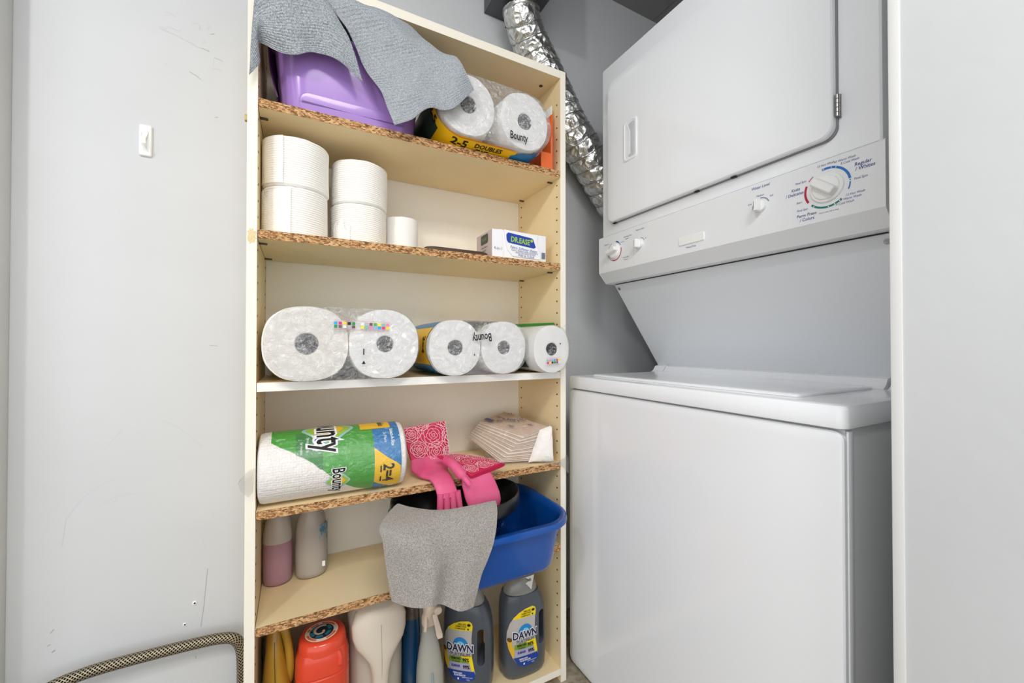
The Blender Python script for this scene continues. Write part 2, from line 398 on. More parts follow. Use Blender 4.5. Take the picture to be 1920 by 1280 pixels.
for i, z in enumerate(SH):
    s = mesh_obj('shelf', bx(XL + .001, XR - .001, YF + .0012, YK - .002, z - T, z), LAM, bc, smooth=False,
                 label='shelf with a white edge strip' if i == 2 else None)
    if i == 2: mesh_obj('edge_band', bx(XL + .001, XR - .001, YF, YF + .0011, z - T, z), WEDGE, s, smooth=False)
    else: mesh_obj('chipboard_edge', bx(XL + .001, XR - .001, YF, YF + .0011, z - T, z), CHIP, s, smooth=False, label='raw chipboard front edge')
    for x, dx in ((XL, 1), (XR, -1)):
        for y in (YF + .045, YK - .035):
            b = bx(min(x, x + dx * .016), max(x, x + dx * .016), y - .003, y + .003, z - T - .0035, z - T - .0003, bev=.0008)
            mesh_obj('shelf_pin', b, DSTEEL, bc)
s = mesh_obj('bottom_shelf', bx(XL + .0005, XR - .0005, YF + .0012, YK - .0005, .0217, .0402), LAM, bc, smooth=False)
mesh_obj('edge_band', bx(XL + .0005, XR - .0005, YF, YF + .0011, .0217, .0402), EDGE, s, smooth=False)
mesh_obj('plinth', bx(XL + .0005, XR - .0005, YF + .03, YF + .045, 0, .0215), LAM, bc, smooth=False)
hb = B()
for side, x in ((1, XR), (-1, XL)):
    for y in (1.0035, 1.2215):
        for k in range(47):
            z = .11 + k * .0347
            if min(abs(z - (q - T / 2)) for q in SH) < .012: continue
            lathe(hb, (x, y, z), [(.0026, -.0006 if side < 0 else -.0006), (.0026, .0004)], 8, axis='X') if side > 0 else lathe(hb, (x, y, z), [(.0026, -.0004), (.0026, .0006)], 8, axis='X')
mesh_obj('peg_holes', hb, DARK, bc, kind='stuff', smooth=False)
for x in (.652, -.045):
    sc = mesh_obj('cam_screw', lathe(B(), (x, 1.042, 1.7775), [(.0058, 0), (.0058, -.0016), (.0042, -.0022)], 18), DSTEEL, bc)
mesh_obj('corner_bracket', bx(XL - T - .005, XL - T - .0002, .992, 1.0, 1.45, 1.463, bev=.001), BRASS, bc, label='small brass bracket on the left side')
Print().poly([(-.0085, -.012), (-.0055, -.0135), (-.004, -.019), (-.0005, -.0145), (.004, -.016), (.0045, -.009), (.0078, -.006), (.0045, -.002), (.0072, .004), (.0065, .009), (.0025, .0085), (.001, .0145), (-.0025, .011), (-.005, .0145), (-.0055, .0085), (-.0095, .007), (-.006, .001), (-.0085, -.004)]).build(
    'chipped_spot', mat('bare_chip', 'e9d3a4', .9, bump=(300, .8)), bc, plane_map((XL - T / 2 + .001, YF, 1.212), (1, 0, 0), (0, 0, 1)), .0004)

# ---------------------------------------------------------------- towels
KNIT = cloth_mat('grey_ribbed_knit', '757b80', 'b9bfc4', rib=17, scale=420)
KNIT2 = cloth_mat('grey_fine_knit', '7f858b', 'bdc2c7', rib=19, scale=560)
TERRY = cloth_mat('grey_terry', '7a756f', 'b8b2ab', scale=600)
def towel(name, rows, m, label, loc, wob=.0065, seed=0, thick=.0028, per=8):
    o = mesh_obj(name, sheet(rows, per, thick, wob, seed), m, None, loc=loc, angle=1.2)
    return tag(o, label, 'towel', 'grey cleaning cloths')
C1 = [
 [(-.060, 1.10, 1.705), (-.056, 1.10, 1.71), (-.050, 1.10, 1.715), (-.036, 1.10, 1.715), (-.008, 1.10, 1.72), (.023, 1.10, 1.72), (.05, 1.10, 1.72), (.075, 1.10, 1.72)],
 [(-.064, 1.02, 1.725), (-.060, 1.02, 1.735), (-.053, 1.02, 1.745), (-.037, 1.02, 1.75), (-.008, 1.02, 1.755), (.020, 1.02, 1.757), (.038, 1.02, 1.76), (.054, 1.02, 1.757)],
 [(-.0775, .953, 1.700), (-.072, .953, 1.709), (-.058, .952, 1.722), (-.036, .952, 1.735), (-.008, .952, 1.745), (.017, .952, 1.748), (.036, .957, 1.748), (.048, .962, 1.742)],
 [(-.086, .955, 1.596), (-.078, .950, 1.625), (-.066, .947, 1.645), (-.038, .943, 1.655), (-.006, .943, 1.665), (.030, .943, 1.675), (.065, .943, 1.677), (.095, .947, 1.661)],
 [(-.088, .955, 1.526), (-.071, .965, 1.563), (-.077, .975, 1.607), (-.046, .968, 1.599), (-.007, .958, 1.595), (.030, .958, 1.614), (.076, .953, 1.606), (.125, .948, 1.575)]]
towel('grey_towel', C1, KNIT, 'grey ribbed cloth draped over the left half of the purple tub, corner hanging free', (-.02, 1.0, 1.6))
C2 = [
 [(.060, 1.10, 1.70), (.10, 1.10, 1.71), (.154, 1.10, 1.71), (.206, 1.10, 1.71), (.235, 1.10, 1.71), (.262, 1.10, 1.705)],
 [(.052, 1.03, 1.745), (.095, 1.025, 1.752), (.15, 1.025, 1.757), (.2, 1.03, 1.757), (.235, 1.035, 1.752), (.265, 1.04, 1.735)],
 [(.053, .965, 1.736), (.096, .950, 1.748), (.148, .955, 1.757), (.197, .965, 1.760), (.231, .975, 1.757), (.260, .985, 1.748)],
 [(.103, .962, 1.674), (.147, .949, 1.690), (.202, .945, 1.717), (.249, .955, 1.727), (.278, .965, 1.726), (.295, .975, 1.712)],
 [(.134, .960, 1.608), (.186, .945, 1.627), (.242, .940, 1.656), (.284, .936, 1.673), (.310, .928, 1.680), (.334, .922, 1.684)],
 [(.166, .950, 1.564), (.211, .930, 1.571), (.260, .925, 1.590), (.297, .926, 1.599), (.322, .910, 1.611), (.361, .912, 1.639)],
 [(.193, .945, 1.491), (.230, .930, 1.508), (.267, .922, 1.541), (.303, .924, 1.546), (.330, .908, 1.554), (.380, .914, 1.613)]]
towel('grey_towel', C2, KNIT2, 'long grey knit cloth hanging from the purple tub across to the top paper towel pack', (.2, 1.0, 1.6), seed=4)
C3 = [
 [(.250, .986, .563), (.266, .962, .563), (.289, .936, .566), (.313, .914, .57), (.361, .912, .572), (.42, .912, .574)],
 [(.220, .970, .606), (.241, .937, .607), (.272, .909, .606), (.308, .892, .604), (.358, .891, .604), (.420, .891, .604)],
 [(.200, .961, .612), (.222, .921, .612), (.258, .889, .612), (.304, .8735, .6125), (.356, .871, .6125), (.419, .871, .6125)],
 [(.156, .895, .600), (.184, .868, .604), (.230, .852, .598), (.292, .848, .594), (.347, .847, .592), (.410, .848, .590)],
 [(.157, .870, .578), (.186, .840, .580), (.238, .825, .572), (.285, .828, .561), (.339, .825, .550), (.390, .825, .538)],
 [(.164, .860, .515), (.199, .836, .512), (.248, .812, .508), (.284, .832, .489), (.316, .812, .486), (.358, .818, .480)],
 [(.173, .856, .458), (.204, .830, .451), (.241, .806, .454), (.271, .830, .436), (.302, .806, .427), (.338, .814, .419)]]
towel('grey_towel', C3, TERRY, 'grey terry cloth hanging over the front of the black and blue basins', (.27, .85, .5), wob=.003, seed=9, thick=.0035)

# ---------------------------------------------------------------- plastic basins
def basin(root, x0, x1, y0, y1, z0, z1, flare, r, m, lip=.012, wall=.003, lipdrop=.006, name='shell'):
    """open tub: rounded-rectangle walls that flare to a rolled rim"""
    def rr(d, z, rad): return [Vector((x, y, z)) for x, y in rrect(x0 - d, x1 + d, y0 - d, y1 + d, max(rad + d, .004), 8)]
    H = z1 - z0; R = []
    R.append(rr(-.012, z0, r)); R.append(rr(-.003, z0 + .003, r)); R.append(rr(.001, z0 + .012, r))
    for k in range(1, 7): R.append(rr(.001 + flare * k / 6, z0 + .012 + (H - .012) * k / 6, r))
    R.append(rr(flare + .001, z1 - lipdrop - .003, r)); R.append(rr(flare + lip, z1 - lipdrop - .002, r)); R.append(rr(flare + lip + .001, z1 - lipdrop + .002, r))
    R.append(rr(flare + lip - .002, z1, r)); R.append(rr(flare + .001, z1 + .001, r)); R.append(rr(flare - wall, z1 - .002, r))
    for k in range(5, -1, -1): R.append(rr(.001 + flare * k / 6 - wall, z0 + .012 + (H - .012) * k / 6, r))
    R.append(rr(-.008, z0 + .006, r)); R.append(rr(-.03, z0 + .004, r))
    return mesh_obj(name, loft(B(), R), m, root, angle=.9)
PUR = mat('glossy_purple_plastic', 'a07cc6', .2, coat=.2, vary=('a883c8', 6, .3, .7), sub=.1)
pt = thing('purple_tub', (.11, 1.1, 1.5), 'glossy lilac plastic wash tub on the top shelf under the grey cloths', 'tub')
basin(pt, -.032, .262, 1.008, 1.205, 1.5005, 1.68, .02, .05, PUR, lip=.008)
mesh_obj('moulded_panel', loft(B(), [[Vector((.115 + x, 1.0083 - .022 * (z - 1.5) / .18 - dy, z)) for x, z in rrect(-.115 + d, .115 - d, 1.5035 + d, 1.548 - d, .02, 6)] for d, dy in ((0, -.001), (.0015, .0004), (.005, .0009))]), PUR, pt, angle=.5)
mesh_obj('end_piece', sheet([[(-.063, 1.05, 1.655), (-.056, 1.07, 1.655), (-.05, 1.09, 1.655)], [(-.058, 1.05, 1.60), (-.052, 1.07, 1.60), (-.047, 1.09, 1.6)], [(-.045, 1.05, 1.545), (-.043, 1.07, 1.545), (-.041, 1.09, 1.545)]], 4, .003), mat('dark_purple', '52215f', .4), pt, label='dark purple end piece')  # thin dark purple slab at the left end of the tub
BLUE = mat('blue_plastic', '0a4797', .2, coat=.25, bump=(25, .04), vary=('0c4d9e', 5, .3, .7))
bb = thing('blue_basin', (.44, 1.0, .4021), 'blue plastic wash basin jutting out of the shelf above the grey detergent jugs', 'basin')
basin(bb, .252, .612, .882, 1.16, .4026, .537, .024, .06, BLUE, lip=.016, lipdrop=.012)
BLK = mat('black_plastic', '191919', .28, coat=.2, bump=(40, .05))
kb = thing('black_basin', (.37, 1.02, .41), 'black plastic basin nested inside the blue basin, rubber gloves hanging into it', 'basin')
basin(kb, .291, .455, .966, 1.06, .4105, .597, .085, .055, BLK, lip=.006, lipdrop=.03)

# ---------------------------------------------------------------- paper rolls
def roll_prof(R, rc, L, e_round=.006):
    return [(rc, .05), (rc, .002), (rc + .002, 0)] + [(rc + (R - rc) * t, .0006 * (1 if i % 2 else -1)) for i, t in enumerate((.2, .35, .5, .65, .8, .9))] + \
           [(R - .001, .0012), (R, e_round), (R, L * .33), (R, L * .66), (R, L - e_round), (R - .004, L)]
def taper(y, tp):
    return .2 * max(0, tp - y) if tp else 0
def paper_roll(parent, c, R, L, m, e=2.2, rz=None, rc=.021, label=None, tp=None):
    b = B(); prof = roll_prof(R, rc, L); rings = []
    if tp: prof = [(r - (taper(c[1] + h, tp) if r > rc + .03 else 0), h) for r, h in prof]
    for r, h in prof:
        k = 1 if rz is None else 1 + (rz / R - 1) * min(1, max(0, (r - rc) / (R - rc)))
        ee = 2 + (e - 2) * max(0, (r - rc) / (R - rc))
        rings.append([Vector((c[0] + x, c[1] + h, c[2] + y)) for x, y in sup(r, r * k, 56, ee)])
    loft(b, rings)
    for v in b.verts: v.co += Vector((noise.noise(v.co * 30), noise.noise(v.co * 30 + Vector((9, 0, 0))), noise.noise(v.co * 30 + Vector((0, 9, 0))))) * .0012
    o = mesh_obj('roll', b, m, parent, label=label)
    mesh_obj('core', tube(B(), [(c[0], c[1] + .012, c[2]), (c[0], c[1] + .1, c[2])], rc * .96, 24, 1), CORE, o)
    b = B(); g = []
    for k in range(6): g.append([b.verts.new((c[0] + rc * .985 * k / 5 * math.cos(a) + (rnd.uniform(-.0015, .0015) if k < 5 else 0), c[1] + (.001 if k == 5 else rnd.uniform(.001, .014)), c[2] + rc * .985 * k / 5 * math.sin(a) + (rnd.uniform(-.0015, .0015) if k < 5 else 0))) for a in [2 * PI * i / 13 for i in range(13)]])
    for k in range(5):
        for i in range(13):
            j = (i + 1) % 13
            for tri in ((g[k][i], g[k + 1][i], g[k + 1][j]), (g[k][i], g[k + 1][j], g[k][j])): b.faces.new(tri)
    mesh_obj('crinkled_film', b, CRINK, o, smooth=False, label='crinkled film over the hollow core')
    return o
def hull(cs, r, n=64, kz=1.0, e=2.2):
    """outline (x,z) of the wrapper pulled round rolls at cs [(x,z)]"""
    pts = []
    for cx, cz in cs: pts += [Vector((cx + x, cz + y)) for x, y in sup(r, r * kz, n, e)]
    pts.sort(key=lambda p: (p.x, p.y))
    def half(P):
        h = []
        for p in P:
            while len(h) > 1 and (h[-1] - h[-2]).cross(p - h[-2]) <= 0: h.pop()
            h.append(p)
        return h
    lo = half(pts); up = half(pts[::-1]); return lo[:-1] + up[:-1]
def resample(P, n):
    Q = P + [P[0]]; L = [0]
    for a, b in zip(Q, Q[1:]): L.append(L[-1] + (b - a).length)
    out = []; j = 0
    for i in range(n):
        s = L[-1] * i / n
        while L[j + 1] < s: j += 1
        out.append(Q[j].lerp(Q[j + 1], (s - L[j]) / max(L[j + 1] - L[j], 1e-9)))
    return out, L[-1]
def wrapper(parent, cs, r, y0, y1, m, kz=1.0, seed=0, amp=.004, front=.004):
    P, _ = resample(hull(cs, r, kz=kz), 96); c = sum(P, Vector((0, 0))) / len(P); R = []
    for k, t in [(k_, t_) for k_, t_ in enumerate((.05, .16, .26, .36, .46, .56, .65, .73, .8, .87, .93, .975, 1.0))]:
        R.append([Vector((c.x + (p.x - c.x) * t, y0 - front + (.004 if k == 12 else 0) + amp * (noise.noise(Vector(((c.x + (p.x - c.x) * t) * 55 + seed, (c.y + (p.y - c.y) * t) * 55, 0))) if k else 0), c.y + (p.y - c.y) * t)) for p in P])
    for y in (y0 + .012, (y0 + y1) / 2, y1 - .01): R.append([Vector((p.x, y, p.y)) for p in P])
    b = loft(B(), R, cap=False)
    return mesh_obj('plastic_wrap', b, m, parent, angle=2)
def band(parent, cs, r, y0, y1, s0, s1, m, kz=1.0, name='printed_band', lift=.0008, edge=None, tp=None):
    """printed strip of the wrapper between perimeter fractions s0..s1"""
    P, per = resample(hull(cs, r + lift, kz=kz), 160); b = B(); n = max(2, int((s1 - s0) * 160)); g = []
    for i in range(n + 1):
        s = (s0 + (s1 - s0) * i / n) % 1 * 160; a = int(s) % 160; p = P[a].lerp(P[(a + 1) % 160], s - int(s)); t = i / n
        ya = y0 if edge is None else edge(t)
        ce = sum((Vector(q_) for q_ in cs), Vector((0, 0))) / len(cs); ys = [ya + (y1 - ya) * k / 4 for k in range(5)] if not tp else [ya, (ya + tp) / 2, tp, (tp + y1) / 2, y1]
        g.append([b.verts.new((p.x + (math.copysign(min(1, abs(p.x - ce.x) / r), ce.x - p.x)) * 0, y_, p.y + (taper(y_, tp) if p.y < ce.y else -taper(y_, tp)) * min(1, abs(p.y - ce.y) / r))) for y_ in ys])
    for i in range(n):
        for k in range(4): b.faces.new((g[i][k], g[i + 1][k], g[i + 1][k + 1], g[i][k + 1]))
    bmesh.ops.recalc_face_normals(b, faces=b.faces)
    return mesh_obj(name, b, m, parent)
def hull_map(cs, r, kz=1.0, s0=0, y0=0, tp=None):
    """u runs along the perimeter, v towards the front of the pack"""
    P, per = resample(hull(cs, r, kz=kz), 320)
    def f(u, v, off):
        s = ((s0 + u / per) % 1) * 320; a = int(s) % 320; p = P[a].lerp(P[(a + 1) % 320], s - int(s))
        q = P[(a + 2) % 320] - P[a - 2]; n = Vector((q.y, -q.x)).normalized()
        tz = taper(y0 - v, tp) * min(1, abs(p.y - cs[0][1]) / r) * (1 if p.y < cs[0][1] else -1)
        return Vector((p.x + n.x * (off + .0012), y0 - v - off * .5, p.y + n.y * (off + .0012) + tz))
    return f
def front_map(x, y, z, rot=0):
    c, s = math.cos(rot), math.sin(rot)
    return plane_map((x, y, z), (c, 0, s), (-s, 0, c))
# ---- top shelf pack of two
p = thing('paper_towel_pack', (.457, 1.07, 1.5), 'two white paper towel rolls in yellow and blue printed wrap on the top shelf', 'paper towels')
Z0 = 1.5 + .0915
cs = [(.377, Z0), (.541, Z0)]
TP = .985; K = 1.03
for c in cs: paper_roll(p, (c[0], .946, c[1]), .081, .275, PAPER, 2.15, rz=.0855, tp=TP)
wr_ = wrapper(p, cs, .0842, .946, 1.228, FILM, kz=1.03, seed=2, amp=.003)
for v in wr_.data.vertices:
    w_ = v.co + wr_.location + p.location
    if w_.y < TP: v.co.z += (taper(w_.y, TP) - .0004) * max(-1, min(1, (Z0 - w_.z) / .0842))
band(p, cs, .0842, .972, 1.2, -.03, .325, YEL, K, edge=lambda t: .957 + .005 * math.sin(t * 9), tp=TP)
band(p, cs, .0842, .98, 1.2, -.14, .07, DGRN, K, lift=.0016, edge=lambda t: .976 + .008 * t, tp=TP)
band(p, cs, .0846, .964, 1.2, .30, .41, BLU, K, edge=lambda t: .984 - .026 * min(1, t * 2.5), tp=TP)
band(p, cs, .0842, .968, 1.2, .41, .44, WHITEP, K, tp=TP)
band(p, cs, .0847, .9622, 1.2, .08, .31, ORG, K, edge=lambda t: .9545, tp=TP)
band(p, cs, .0852, .9655, 1.2, .08, .31, YEL, K, edge=lambda t: .9575, tp=TP)
hm = hull_map(cs, .0849, K, 0, .985, TP)
Print().text('2-5', .03, .006, .034, .9, bold=.03).build('printed_lettering', BLACK, p, hm, .0006, .008)
Print().text('2-5', .125, .008, .034, 1.0, bold=.03).build('printed_lettering', BLACK, p, hm, .0006, .008)
Print().text('DOUBLES', .205, .0125, .0215, .85, bold=.03).build('printed_lettering', BLACK, p, hm, .0006, .008)
Print().text('PLUS', .192, -.006, .02, .85, bold=.03).build('printed_lettering', BLACK, p, hm, .0006, .008)
Print().text('Bounty', -.022, -.05, .03, .62, bold=.015).build('brand_lettering', BLACK, p, front_map(.541, .9398, Z0), .0004)
# ---- orange packet behind it
op = thing('orange_packet', (.66, 1.03, 1.5), 'orange pouch standing behind the top pack against the right bookcase side', 'pouch')
ORGP = mat('orange_foil_pouch', 'e8692b', .3, bump=(60, .3))
mesh_obj('pouch', loft(B(), [[Vector((.668 + a * .004 * k, 1.085 + b * .082, 1.503 + t)) for a, b in sup(1, 1, 20, 3)] for t, k in ((0, 1.1), (.02, 2.2), (.09, 2.4), (.14, 1.8), (.172, .5))]), ORGP, op)
mesh_obj('crimped_top', loft(B(), [[Vector((.668 + a * .0016, 1.085 + b * .08, 1.673 + t)) for a, b in sup(1, 1, 20, 4)] for t in (0, .014, .028)]), WHITEP, op, label='white crimped top with a barcode')
mesh_obj('gusset', bx(.622, .662, .993, .9945, 1.5012, 1.55, bev=.0005, seg=1), ORGP, op)
# ---- second shelf: toilet rolls
def toilet_roll(c, r, h, label, seed, flap=None, ridges=21, group='toilet rolls on the second shelf'):
    t = thing('toilet_roll', c, label, 'toilet roll', group)
    b = B(); prof = [(.019, h - .03), (.019, h - .001), (.0215, h), (r - .008, h + .0006), (r - .0025, h - .001)]; N = ridges * 6 or 12
    for i in range(N + 1):
        z = h - .002 - (h - .004) * i / N
        prof.append((r - (.0022 * (1 - abs(math.sin(PI * i / 6))) ** 2 if ridges else 0), z))
    prof += [(r - .004, 0), (.02, .0003)]
    lathe(b, c, prof[::-1], 72)
    for v in b.verts:
        q = v.co - Vector(c); a = math.atan2(q.y, q.x); k = .0016 * noise.noise(Vector((math.cos(a) * 1.6 + seed, math.sin(a) * 1.6, q.z * 14)))
        v.co.z += .0011 * noise.noise(Vector((math.cos(a) * 3 + seed, math.sin(a) * 3, q.z * 9)))
        v.co += Vector((math.cos(a), math.sin(a), 0)) * k
    mesh_obj('tissue', b, TISSUE, t, angle=1.0)
    mesh_obj('core', tube(B(), [(c[0], c[1], c[2] + .004), (c[0], c[1], c[2] + h - .004)], .0186, 20, 1), CORE, t)
    if flap:
        a0, a1, zs = flap; g = []; fb = B()
        n = 14
        for i in range(n + 1):
            a = math.radians(a0 + (a1 - a0) * i / n); lo, hi = zs(i / n); col = []
            for k in range(61):
                z = lo + (hi - lo) * k / 60; lift = .0014 - .0018 * (1 - abs(math.sin(PI * z * ridges))) ** 2 + .0035 * max(0, i / n - .6) ** 1.5 * (1 + .5 * math.sin(k / 7))
                col.append(fb.verts.new((c[0] + (r + lift) * math.cos(a), c[1] + (r + lift) * math.sin(a), c[2] + h * z)))
            g.append(col)
        for i in range(n):
            for k in range(60): fb.faces.new((g[i][k], g[i + 1][k], g[i + 1][k + 1], g[i][k + 1]))
        bmesh.ops.recalc_face_normals(fb, faces=fb.faces); bmesh.ops.solidify(fb, geom=fb.faces[:], thickness=.0006)
        mesh_obj('loose_sheet', fb, TISSUE, t, angle=1)
    return t
S2 = SH[1] + .0012
toilet_roll((-.0055, 1.075, S2), .068, .108, 'ridged white toilet roll, lower one of the stack by the left bookcase side', 1, (190, 262, lambda t: (.02, .93 + .04 * math.sin(t * 9) - (.16 if .2 < t < .42 else 0))))
toilet_roll((-.004, 1.075, S2 + .1104), .0685, .108, 'ridged white toilet roll, upper one of the stack by the left bookcase side', 2, (185, 248, lambda t: (.06 - .04 * t, .985)))
toilet_roll((.139, 1.115, S2), .068, .106, 'ridged white toilet roll with torn end, lower one of the middle stack', 3, (205, 246, lambda t: (.02, .62 - .45 * abs(t - .45) + .1 * math.sin(t * 14))))
toilet_roll((.1405, 1.113, S2 + .1082), .0675, .106, 'ridged white toilet roll without torn sheet, upper one of the middle stack', 4)
toilet_roll((.257, 1.15, S2), .0445, .109, 'smaller smooth white toilet roll standing alone right of the two stacks', 5, ridges=0)
# ---- tray and dryer sheet box
tr = loft(B(), [[Vector((x, y, z)) for x, y in rrect(.285 + d, .462 - d, 1.0 + d, 1.1 - d, .022, 6)] for d, z in ((.004, SH[1] + .0004), (0, SH[1] + .003), (0, SH[1] + .010), (.003, SH[1] + .0125), (.006, SH[1] + .0125), (.008, SH[1] + .009))])
tag(mesh_obj('brown_tray', tr, mat('brown_plastic', '4b352b', .4), None, loc=(.37, 1.07, SH[1])), 'flat dark brown plastic tray lying left of the printed carton', 'tray')
dbx = thing('dryer_sheet_box', (.556, 1.055, SH[1]), 'white torn-open carton with a blue name label on the second shelf', 'box')
CARD = mat('white_card', 'eeedf0', .6, bump=(60, .12)); CARDP = mat('pinkish_card', 'cfbfb8', .7, bump=(60, .1))
mesh_obj('carton', bx(.4705, .6445, 1.003, 1.11, SH[1] + .0005, SH[1] + .080, bev=.0012), CARD, dbx)
zf = SH[1]
mesh_obj('end_panel', bx(.4690, .4703, 1.004, 1.109, zf + .001, zf + .0795), CARDP, dbx, smooth=False, label='pinkish grey printed end')
def slab(P, y0, y1):
    return loft(B(), [[Vector((x, y, z)) for x, z in P] for y in (y1, y0)])
mesh_obj('front_flap', slab([(.504, zf + .081), (.508, zf + .052), (.516, zf + .026), (.532, zf + .010), (.622, zf + .0085), (.624, zf + .02), (.6105, zf + .05), (.6145, zf + .078)], .9995, 1.0025), CARD, dbx, angle=.2, label='torn white front flap')
mesh_obj('side_fold', slab([(.472, zf + .078), (.476, zf + .004), (.503, zf + .003), (.501, zf + .06), (.5, zf + .0815)], 1.0012, 1.0025), CARD, dbx, angle=.2)
fm = plane_map((.5635, .9995, zf), (1, 0, 0), (0, 0, 1))
Print().poly([(-.051, .053), (-.046, .046), (.037, .038), (.044, .042), (.036, .063), (.031, .067), (-.046, .0745), (-.052, .068)]).build('name_plate', mat('label_blue', '1f3fa0', .5), dbx, fm, .0004)
Print().text('DR.EASE', -.007, .0545, .021, .8, rot=-.07, bold=.03).disc(.03, .059, .0045).build('name_lettering', LGRN, dbx, fm, .0008)
Print().text('Fabric Softener sheets', .004, .032, .0115, .85, rot=-.06, shear=.3).text('PLANT & MINERAL BASED INGREDIENTS', .008, .0245, .0065, .75, rot=-.05).text('MADE FOR SENSITIVE SKIN', .01, .019, .0065, .85, rot=-.05).text('FREE & CLEAR', .012, .0125, .0085, 1.0, rot=-.05).build('small_lettering', NAVY, dbx, fm, .0004)
Print().rect(.0655, .077, .012, .030).build('small_print', mat('grey_blue_print', '6d7384', .6), dbx, plane_map((.5635, 1.0012, zf), (1, 0, 0), (0, 0, 1)), .0004)
Print().text('4-in-1', -.076, .027, .0135, .85, rot=-.03).build('small_lettering', mat('grey_blue_print', '6d7384', .6), dbx, plane_map((.5635, 1.0012, zf), (1, 0, 0), (0, 0, 1)), .0004)
em = plane_map((.469, 1.056, zf), (0, -1, 0), (0, 0, 1))
Print().poly(rrect(-.022, .028, .047, .074, .006)).build('end_plate', mat('label_dark', '4a4a48', .5), dbx, em, .0004)
Print().text('DR.EASE', .003, .06, .012, .7, bold=.02).build('end_lettering', mat('dull_green', '7f9a5a', .5), dbx, em, .0008)
Print().text('Fabric Softener', .003, .038, .008, .8).text('100 SHEETS', .0, .028, .006, .9).rect(-.02, .02, .016, .0175).build('end_text', mat('brown_print', '5d4a42', .6), dbx, em, .0004)
# ---- third shelf: wrapped rolls, ends facing out
S3 = SH[2] + .0006
COLS = ['21a3d8', 'd7267d', 'f3d41c', '1d1d1b', '1e8f4a', '6b5f66', 'e2e2e2', 'b7b0b0', '6d4f58', '58a53c', 'f0e13a', '6fc0b0', 'ec7fb0', '79b8e0']
def colour_bar(parent, fm, w, h, n, k=0):
    """the printer's colour patches on the end of the wrap"""
    Print().line([(-w / 2, h / 2 + .003), (w / 2, h / 2 + .003)], .0007).line([(-w / 2, -h / 2 - .003), (w / 2, -h / 2 - .003)], .0007).build('patch_rule', mat('pink_rule', 'd98aa0', .5), parent, fm, .0004)
    for i in range(n):
        if i == 5 and n > 8: continue
        u = -w / 2 + w * (i + .5) / n
        Print().rect(u - w / n * .36, u + w / n * .36, .0004, h / 2).build('colour_patch', mat('patch_' + COLS[(i + k) % 14], COLS[(i + k) % 14], .5), parent, fm, .0005)
        Print().rect(u - w / n * .36, u + w / n * .36, -h / 2, -.0004).build('colour_patch', mat('patch_' + COLS[(i + k + 4) % 14], COLS[(i + k + 4) % 14], .5), parent, fm, .0005)
q = thing('paper_towel_pack', (.095, 1.1, SH[2]), 'pair of large white wrapped paper towel rolls at the left end of the third shelf', 'paper towels')
ca = [(.0165, S3 + .0805), (.1765, S3 + .0805)]
paper_roll(q, (ca[0][0], .958, ca[0][1]), .0825, .275, PAPERW, 2.45, rz=.0795, rc=.0225)
paper_roll(q, (ca[1][0], .953, ca[1][1]), .077, .28, PAPER, 2.35, rz=.0785, rc=.0185)
wrapper(q, ca, .0798, .955, 1.235, FILM, seed=5, amp=.0042)
band(q, [ca[1]], .0793, .99, 1.22, .09, .40, GRN, .99, lift=.0004); band(q, [ca[0]], .0825, .995, 1.22, .66, .86, GRN, .975, lift=.0004)
colour_bar(q, front_map(.126, .9456, S3 + .121, -.02), .118, .0135, 13)
Print().poly([(-.004, 0), (.004, 0), (0, .008)]).rect(-.0012, .0012, .02, .034).build('wrap_marks', BLACK, q, front_map(.129, .9456, S3 + .036), .0004)
q = thing('paper_towel_pack', (.42, 1.1, SH[2]), 'pair of smaller wrapped paper towel rolls with upside-down lettering, middle of third shelf', 'paper towels')
cb = [(.3475, S3 + .0715), (.4865, S3 + .0715)]
paper_roll(q, (cb[0][0], .957, cb[0][1]), .068, .275, PAPER, 2.2, rz=.0702, rc=.019)
paper_roll(q, (cb[1][0], .963, cb[1][1]), .0665, .272, PAPER, 2.2, rz=.0702, rc=.0178)
wrapper(q, cb, .0694, .957, 1.236, FILM, seed=8, amp=.0036)
band(q, cb, .0694, .985, 1.2, .60, .80, mat('pale_yellow', 'ecd27a', .4)); band(q, cb, .0694, .975, 1.2, .86, .935, BLU); band(q, cb, .0704, .972, 1.2, .925, 1.06, YEL, edge=lambda t: .968 + .01 * math.sin(PI * t))
band(q, cb, .0694, .975, 1.2, .06, .115, BLU); band(q, cb, .0694, .985, 1.2, .115, .17, GRN); band(q, cb, .0694, .995, 1.2, .83, .862, GRN); band(q, cb, .0694, .978, 1.2, .28, .37, mat('salmon_print', 'd99a8c', .4))
Print().text('2=4', -.008, -.012, .03, .9, bold=.03).build('printed_lettering', BLACK, q, hull_map(cb, .0706, 1, 0, .985), .0006, .008)
Print().text('Bounty', 0, 0, .03, .62, rot=PI, bold=.015).build('brand_lettering', BLACK, q, front_map(.4165, .9482, S3 + .097, .12), .0004)
Print().poly([(-.0025, 0), (.0025, 0), (0, .005)]).build('wrap_marks', BLACK, q, front_map(.395, .9482, S3 + .052), .0004)
q = thing('paper_towel_roll', (.615, 1.08, SH[2]), 'single wrapped paper towel roll, right end of third shelf, green strip on top', 'paper towels')
cc = [(.6185, S3 + .0672)]
paper_roll(q, (cc[0][0], .932, cc[0][1]), .0585, .28, PAPER, 2.2, rz=.0655, rc=.0175)
wrapper(q, cc, .0608, .929, 1.215, FILMC, kz=1.1, seed=11, amp=.008)
band(q, cc, .0606, 1.0, 1.2, .55, .72, DGRN, 1.1); band(q, cc, .0606, .985, 1.2, .05, .14, DGRN, 1.1)
